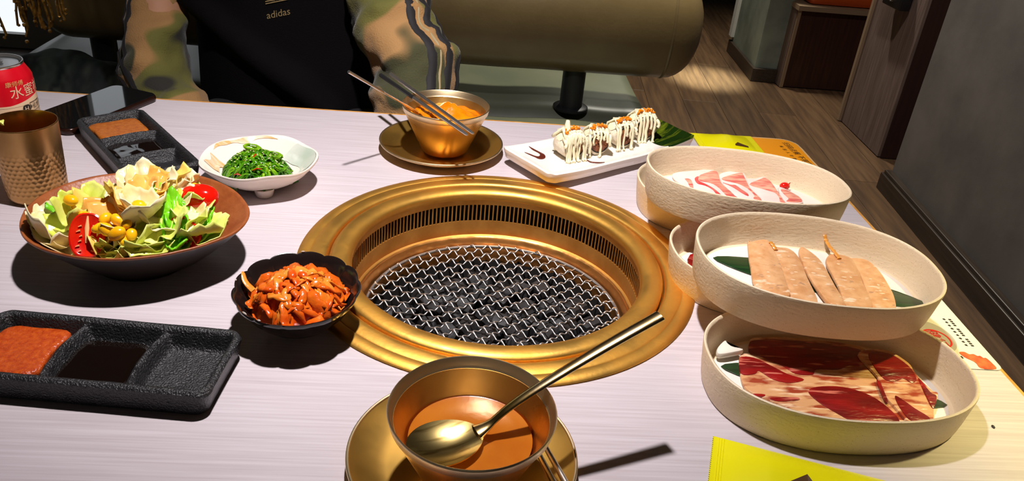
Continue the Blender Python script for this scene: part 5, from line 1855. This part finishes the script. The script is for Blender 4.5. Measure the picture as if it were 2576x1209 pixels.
gg.grid(gl2, 26, 34)
gg.build('green_glaze', M['green_black'], sp, angle=180)
for k, nm in (('mayo', 'sauce_swirl'), ('mayo2', 'sauce_swirl')):
    cth, sth = cos(-radians(35.0)), sin(-radians(35.0))
    pl = [((x - 0.1365) * cth - (y - 0.2635) * sth, (x - 0.1365) * sth + (y - 0.2635) * cth) for x, y in DATA[k]]
    mb = MB().slab(smooth_poly(pl, 4), 0.0, 0.0007, 0.0002)
    mb.v = [(x, y, z + plate_pt(x / PLN + 0.5, y / PWD + 0.5)[2] + 0.0001) for x, y, z in mb.v]
    tag(mb.build('sauce_swirl', M['eel_sauce'], None, angle=60), 'brown sauce swirl on the bare left end of the white plate' if k == 'mayo' else 'brown sauce streak beside the second sushi roll', 'sauce')
    o = bpy.context.scene.objects[-1] if False else None
for o in list(COL.objects):
    if o.name.startswith('sauce_swirl') and o.parent is None:
        o.location = (0.1365, 0.2635, TZ)
        o.rotation_euler = (0, 0, radians(35.0))


def sushi(i, loc, rz, label, R, H, lean):
    t_ = thing('sushi_roll', label, 'sushi', loc, (lean, 0, rz), 'sushi rolls on the white plate')
    # the roll lies on its side, cut face towards local -Y
    mb = MB()
    prof = [(R * 0.9, -H / 2), (R, -H / 2 + 0.002), (R * 1.02, 0), (R, H / 2 - 0.002), (R * 0.9, H / 2)]
    mb.lathe(prof, 40, fr=lambda a: 1 + 0.05 * cos(4 * a) + 0.03 * noise.noise((cos(a) * 4, sin(a) * 4, i)))
    mb.v = [(x, -z, y + R) for x, y, z in mb.v]
    mb.v = [(x + 0.0006 * noise.noise((x * 300, y * 300, z * 300)), y + 0.0007 * noise.noise((x * 290, y * 300, z * 310 + 4)), z) for x, y, z in mb.v]
    mb.build('rice', M['rice'], t_, angle=180)
    nr = MB().lathe([(R * 0.80, 0.0), (R * 0.80, 0.0016), (R * 0.71, 0.0016), (R * 0.71, 0.0)], 32)
    nr.v = [(x, -H / 2 - 0.0006 - z + 0.0006, y * 0.96 + R) for x, y, z in nr.v]
    nr.build('nori', M['nori'], t_)
    fl = MB()
    fl.grid(lambda u, v: (R * 0.71 * v * cos(2 * pi * u), -H / 2 - 0.0014 - 0.0018 * (1 - v ** 4) - 0.0016 * noise.noise((v * cos(2 * pi * u) * 5, v * sin(2 * pi * u) * 5, i)), R + R * 0.69 * v * sin(2 * pi * u)), 40, 14, cu=True)
    fl.build('filling', M['filling'], t_, angle=180)
    rr_ = random.Random(40 + i)
    my = MB()
    # cap of mayonnaise over the top with drips down the cut face
    my.grid(lambda u, v: (R * 0.98 * v * cos(2 * pi * u), (H / 2 + 0.002) * v * sin(2 * pi * u), 2 * R - 0.0005 + 0.0042 * (1 - v * v) - R * (1 - sqrt(max(0, 1 - (0.92 * v * cos(2 * pi * u)) ** 2))) + 0.0012 * noise.noise((v * cos(2 * pi * u) * 6, v * sin(2 * pi * u) * 6, i))), 44, 12, cu=True)
    for q in range(14 if i == 0 else 7):
        x = R * (-0.98 + 1.96 * (q + 0.5) / (14 if i == 0 else 7)) + rr_.uniform(-0.001, 0.001)
        yt = -H / 2 - 0.0018
        ztop = R + sqrt(max(0, R * R - (x * 0.92) ** 2))
        ln = (1.0 if rr_.random() < 0.45 else rr_.uniform(0.25, 0.6)) * ztop
        zb = max(0.0008, ztop - ln)
        pts = [(x * 0.9, yt + 0.006, ztop + 0.0022), (x, yt, ztop - 0.0006)]
        k = 5
        for j in range(1, k + 1):
            pts.append((x + rr_.uniform(-0.0010, 0.0010), yt - 0.0016 - 0.0012 * j / k, ztop + (zb - ztop) * j / k))
        if zb < 0.004:
            pts.append((x + rr_.uniform(-0.002, 0.002), yt - 0.0055, 0.0012))
        rd = rr_.uniform(0.0012, 0.0022)
        my.tube(pts, [rd * 1.2] + [rd] * (len(pts) - 2) + [rd * 1.25], 7)
        if q % 2 == 0:
            my.tube([(x * 0.9, -H / 2, ztop + 0.002), (x * 0.7, 0.0, 2 * R + 0.0036), (x * 0.9, H / 2, ztop + 0.0015), (x, H / 2 + 0.003, zb + 0.004)], rd, 6)
    my.build('mayonnaise', M['mayo'], t_, angle=180)
    ro = MB()
    for q in range(44):
        x = R * rr_.uniform(-0.75, 0.75)
        y = (H / 2) * (-0.75 + 0.5 * rr_.random()) + x * 0.15
        zt = R + sqrt(max(0, R * R - (x * 0.9) ** 2)) + 0.0036
        ro.ball((x, y, zt + rr_.uniform(0.0004, 0.0036)), rr_.uniform(0.0011, 0.0016), 7, 5)
    ro.build('roe', M['roe'], t_, angle=180, kind='stuff')
    if i == 0:
        MB().tube([(-0.006, -0.004, 2 * R + 0.001), (-0.0065, -0.002, 2 * R + 0.009), (-0.005, 0.0, 2 * R + 0.0135)], [0.0046, 0.0034, 0.0024], 10).build('mayonnaise_peak', M['mayo'], t_)


SU = [((0.0905, 0.2290, 0.0158), 'leftmost sushi roll, thickly covered in mayonnaise with a raised peak'), ((0.1255, 0.2500, 0.0156), 'second sushi roll from the left, next to a brown sauce streak'),
      ((0.1600, 0.2770, 0.0156), 'third sushi roll from the left, brown filling showing between few drips'), ((0.1925, 0.3050, 0.0158), 'rightmost sushi roll, beside the green glazed corner')]
for i, (l, lb) in enumerate(SU):
    sushi(i, l, radians(20 + (6, -8, 4, -4)[i]), lb, (0.0165, 0.0153, 0.0158, 0.0174)[i], 0.024, radians(-3))

# ------------------------------------------------------------------ hammered cup
cp = thing('hammered_cup', 'hammered brass tumbler with honeycomb dimples at the left edge', 'cup', (-0.4640, 0.0815, 0.0))
cm_ = MB()


def cup_r(z):
    t = z / 0.080
    r = 0.0275 + 0.0030 * t
    if z < 0.007:
        r -= 0.0045 * (1 - z / 0.007) ** 2
    return r


def cup_pt(u, v):
    a = 2 * pi * u
    z = 0.080 * v
    r = cup_r(z)
    if 0.008 < z < 0.058:
        pitch = 0.0056
        n0 = 34
        row = (z - 0.010) / (pitch * 0.82)
        best = 9
        for rw_ in (ffloor(row), ffloor(row) + 1):
            zc = 0.010 + rw_ * pitch * 0.82
            au = u * n0 + 0.5 * (rw_ % 2)
            du = (au - round(au)) * (2 * pi * r / n0)
            best = min(best, sqrt(du * du + (z - zc) ** 2))
        k = max(0, 1 - (best / 0.0028) ** 2)
        fade = min(1, (z - 0.008) / 0.006, (0.058 - z) / 0.012)
        r -= 0.0006 * k * fade
    return (r * cos(a), r * sin(a), z)


cm_.grid(cup_pt, 340, 110, cu=True)
cm_.build('outer_wall', M['cup'] if 'cup' in M else M['bowl_brass'], cp, angle=180)
MB().lathe([(0.0225, 0.0006), (0.023, 0.0004)], 48, cap0=True, cap1=False).build('base', M['bowl_brass'], cp)
MB().lathe([(0.0305, 0.0800), (0.0303, 0.0808), (0.0297, 0.0808), (0.0294, 0.0800), (0.0285, 0.060), (0.0265, 0.0040), (0.012, 0.0030)], 72, cap0=False).build('inner_wall', M['cup_in'] if 'cup_in' in M else M['brass'], cp, angle=50)
o = lettuce(333, 0.022, 0.016, 0.003, 'l').build('salad_scrap', M['let_lime'], None, angle=180)
o.modifiers.new('thickness', 'SOLIDIFY').thickness = 0.0008
tag(o, 'green leaf scrap hanging over the left rim of the hammered cup', 'lettuce')
o.location = (-0.4905, 0.0740, TZ + 0.0815)
o.rotation_euler = (0, 0.35, 0.5)

# ------------------------------------------------------------------ drink can
CX, CY = -0.5360, 0.1830
can = thing('drink_can', 'red and cream peach drink can with a silver lid at the far left', 'can', (CX, CY, 0.0), (0, 0, 0))
CR = 0.0325
MB().lathe([(0.022, 0.004), (0.025, 0.0), (0.027, 0.002), (CR, 0.010), (CR, 0.0640)], 72, cap1=False).build('lower_body', M['can_cream'], can, angle=40)
MB().lathe([(CR, 0.0640), (CR, 0.0880), (CR - 0.0012, 0.0915), (0.0270, 0.0995), (0.0262, 0.1012)], 72, cap0=False, cap1=False).build('upper_body', M['can_red'], can, angle=40)
MB().lathe([(0.0260, 0.1008), (0.0266, 0.1018), (0.0270, 0.1032), (0.0266, 0.1044), (0.0258, 0.1044), (0.0246, 0.1004), (0.0230, 0.1004), (0.0222, 0.1018), (0.004, 0.1020)], 72, cap0=False).build('lid', M['aluminium'], can, angle=35)
tb = MB().slab(smooth_poly([(-0.004, -0.007), (0.004, -0.007), (0.0065, 0.0), (0.0055, 0.011), (0.0, 0.0135), (-0.0055, 0.011), (-0.0065, 0.0)], 4), 0.1030, 0.1040, 0.0003)
tb.build('pull_tab', M['aluminium'], can, angle=40).rotation_euler = (0, 0, 1.9)
wv = MB()
rows = []
for j in range(5):
    rows.append([((CR + 0.00025) * cos(2 * pi * k / 96), (CR + 0.00025) * sin(2 * pi * k / 96), 0.0620 + j * 0.0013 * (0.9 + 0.6 * sin(2 * pi * k / 96 * 2 + 0.8))) for k in range(97)])
wv.loft(rows, False, False, closed=False)
wv.build('wavy_band', M['can_cream'], can, angle=180)


def on_can(body, size, ac, zc, m, nm, lift=0.0005, sx=1.0):
    tv_, tf_ = text_verts(body, size, 0.0)
    MB().add([((CR + lift) * cos(ac + v.x * sx / CR), (CR + lift) * sin(ac + v.x * sx / CR), zc + v.y) for v in tv_], tf_).build(nm, m, can, smooth=False)


view = atan2(-0.6657 - CY, -0.0452 - CX)
on_can('水蜜桃', 0.0145, view + 0.88, 0.0765, M['can_cream'], 'lettering')
on_can('康师傅', 0.0062, view + 0.42, 0.0865, M['gold_print'], 'brand_lettering')
on_can('净化水质', 0.0068, view + 1.10, 0.0580, M['black_print'], 'small_lettering')
bx = MB()
bx.add([((CR + 0.0006) * cos(view + 0.64 + x / CR), (CR + 0.0006) * sin(view + 0.64 + x / CR), 0.0580 + y) for x, y in rrect(0.0085, 0.0085, 0.003)], [tuple(range(28))])
bx.build('black_badge', M['black_print'], can, smooth=False)
on_can('H', 0.0070, view + 0.64, 0.0578, M['can_cream'], 'badge_letter', 0.0009)
ln = MB()
for zz in (0.0530, 0.0628):
    ln.add([((CR + 0.0006) * cos(view + 0.78 + k * 0.05), (CR + 0.0006) * sin(view + 0.78 + k * 0.05), zz + s) for s in (0, 0.0005) for k in range(14)], [(k, k + 1, k + 15, k + 14) for k in range(13)])
ln.build('label_lines', M['black_print'], can, smooth=False)

# ------------------------------------------------------------------ phone
ph = thing('smartphone', 'black glass phone lying face up at the far left corner of the table', 'phone', (-0.5030, 0.3150, 0.0), (0, 0, radians(68.0)))
MB().slab(rrect(0.150, 0.0720, 0.011, 8), 0.0004, 0.0088, 0.0026).build('body', M['phone_frame'], ph, angle=50)
MB().slab(rrect(0.1470, 0.0690, 0.010, 8), 0.0086, 0.0093, 0.0003).build('screen', M['phone_glass'], ph, smooth=False)
MB().slab(rrect(0.010, 0.0022, 0.001, 3), 0.0, 0.0006).build('side_button', M['phone_frame'], ph).matrix_local = Matrix.Translation((0.02, -0.0362, 0.0045)) @ Matrix.Rotation(pi / 2, 4, 'X')


# ------------------------------------------------------------------ wrapped wipes, order card, table card
def packet(name, label, loc, rz, L, Wd, mark):
    t_ = thing(name, label, 'packet', loc, (0, 0, rz))
    mb = MB()

    def hz(x, y):
        ex = min(x, L - x)
        k = max(0, min(1, (ex - 0.010) / 0.03))
        kk = max(0, 1 - (abs(y) / (Wd / 2)) ** 2.4)
        return 0.0008 + 0.0075 * k ** 0.7 * kk + 0.0009 * k * noise.noise((x * 38, y * 55, 2.2)) * kk

    def pt(u, v, lo=False):
        x = L * u
        y = (v - 0.5) * Wd
        if u == 0.0 or u == 1.0:
            x += (0.0012 if int(round(v * 56)) % 2 else 0.0) * (1 if u == 0 else -1)
        return (x, y, 0.0003 if lo else hz(min(max(x, 0), L), y))
    mb.grid(lambda u, v: pt(u, v), 60, 57)
    mb.grid(lambda u, v: pt(1 - u, v, True), 60, 57)
    mb.build('wrapper', M['yellow_foil'], t_, angle=50)
    cr = MB()
    for q in range(3):
        x = 0.0048 + q * 0.0018
        cr.tube([(x, -Wd / 2 + 0.0008, 0.0010), (x, Wd / 2 - 0.0008, 0.0010)], 0.00035, 6)
    cr.build('crimp_lines', M['yellow_foil'], t_)
    mk = MB()
    for poly in mark:
        pl = [(x, y) for x, y in poly]
        mk.add([(x, y, hz(x, y) + 0.0006) for x, y in pl], [tuple(range(len(pl)))])
    mk.build('printed_mark', M['brown_print'], t_, smooth=False)


roof = [[(0.052, -0.0335), (0.0635, -0.0195), (0.0700, -0.0330), (0.0640, -0.0330), (0.0615, -0.0290), (0.0570, -0.0335)]]
packet('wipe_packet', 'yellow foil wipe packet with a toothed end, at the bottom edge near the beef tray', (0.1420, -0.2620, 0.0), radians(-19.0), 0.155, 0.058, [[(0.0520, -0.006), (0.0640, 0.0055), (0.0700, -0.004), (0.0660, -0.020), (0.056, -0.018)]])
packet('wipe_packet', 'yellow foil wipe packet lying on the orange order card, far right corner', (0.2800, 0.3440, 0.0011), radians(1.0), 0.088, 0.058, [[(0.049, -0.0175), (0.054, -0.0118), (0.0615, -0.0150), (0.068, -0.0165), (0.068, -0.020), (0.049, -0.020)]])
oc = thing('order_card', 'orange order card with black lettering, stuck at the far right corner of the table', 'card', (0.3620, 0.3250, 0.0002))
cardp = [(-0.075, -0.045), (0.066, -0.045), (0.066, 0.020)] + [(0.044 + 0.022 * cos(radians(a)), 0.026 + 0.022 * sin(radians(a))) for a in range(10, 90, 16)] + [(0.044, 0.048), (-0.075, 0.048)]
MB().slab(cardp, 0.0, 0.0008, 0.0002).build('card_body', M['orange_card'], oc, smooth=False)
MB().slab([(x * 1.035, y * 1.06) for x, y in cardp], -0.0001, 0.0004, 0.0001).build('clear_film', M['clear'], oc, smooth=False)


def flat_text(body, size, x, y, rz, z, m, nm, parent, sp_=1.0):
    tv_, tf_ = text_verts(body, size, 0.0, spacing=sp_)
    MB().add([(x + v.x * cos(rz) - v.y * sin(rz), y + v.x * sin(rz) + v.y * cos(rz), z) for v in tv_], tf_).build(nm, m, parent, smooth=False)


flat_text('扫码点餐 不用等', 0.0108, 0.0530, -0.0030, radians(-84), 0.00105, M['black_print'], 'lettering', oc)
flat_text('餐 回 人 可 重 置', 0.0058, 0.0415, -0.0060, radians(-84), 0.00105, M['black_print'], 'small_lettering', oc, 1.5)
tc_ = thing('table_card', 'white table card with a red ring emblem and a printed hand, at the right edge', 'card', (0.4080, -0.0800, 0.0002), (0, 0, radians(-1)))
MB().slab(rrect(0.048, 0.122, 0.006), 0.0, 0.0008, 0.0002).build('card_body', M['white_card'], tc_, smooth=False)
cz = 0.00102
MB().add([(-0.0165 + 0.0185 * cos(2 * pi * k / 48), -0.0160 + 0.0240 * sin(2 * pi * k / 48), cz) for k in range(48)], [tuple(range(48))]).build('grey_disc', M['grey_print'], tc_, smooth=False)
rg = MB()
rg.loft([[(-0.0150 + r * cos(2 * pi * k / 48), -0.0195 + r * 1.12 * sin(2 * pi * k / 48), cz + 0.0002) for k in range(48)] for r in (0.0128, 0.0112)], False, False)
rg.build('red_ring', M['red_print'], tc_, smooth=False)
flat_text('健行', 0.0125, -0.0150, -0.0190, radians(-86), cz + 0.0003, M['red_print'], 'emblem_lettering', tc_)
dm = MB()
for q in range(15):
    y = 0.014 - q * 0.0031
    if q % 5 != 4:
        dm.add([(0.0128 + a, y + b_, cz) for a, b_ in ((0, 0), (0.0026, 0), (0.0026, -0.0020), (0, -0.0020))], [(0, 1, 2, 3)])
for q in range(9):
    y = 0.014 - q * 0.0050
    dm.add([(0.0072 + a, y + b_, cz) for a, b_ in ((0, 0), (0.0022, 0.0004), (0.0026, -0.0022), (0.0004, -0.0020))], [(0, 3, 2, 1)])
dm.build('tiny_print', M['black_print'], tc_, smooth=False)
hd = smooth_poly([(-0.004, -0.0385), (0.001, -0.0375), (0.004, -0.0405), (0.008, -0.0400), (0.0105, -0.0425), (0.013, -0.0420), (0.0145, -0.0450), (0.017, -0.0450), (0.0185, -0.0520), (0.0175, -0.0600), (0.004, -0.0602), (0.003, -0.0520), (-0.003, -0.0450)], 4)
MB().add([(x, y, cz) for x, y in hd], [tuple(range(len(hd)))]).build('printed_hand', M['skin_print'], tc_, smooth=False)
MB().add([(x - 0.0075, y - 0.0455, cz) for x, y in [(-0.003, 0.001), (-0.001, 0.0022), (0.0005, 0.001), (0.003, 0.0018), (0.0032, -0.0015), (0.001, -0.0024), (-0.0028, -0.0018)]], [tuple(range(7))]).build('printed_seal', M['black_print'], tc_, smooth=False)
# crumb at the right
o = MB().ball((0, 0, 0.0006), (0.0012, 0.0019, 0.0007), 8, 6).build('crumb', M['nori'], None)
tag(o, 'tiny dark crumb on the table right of the beef tray', 'crumb')
o.location = (0.3790, -0.2130, TZ)
# small drops of sauce and oil left on the near dish and soup surface
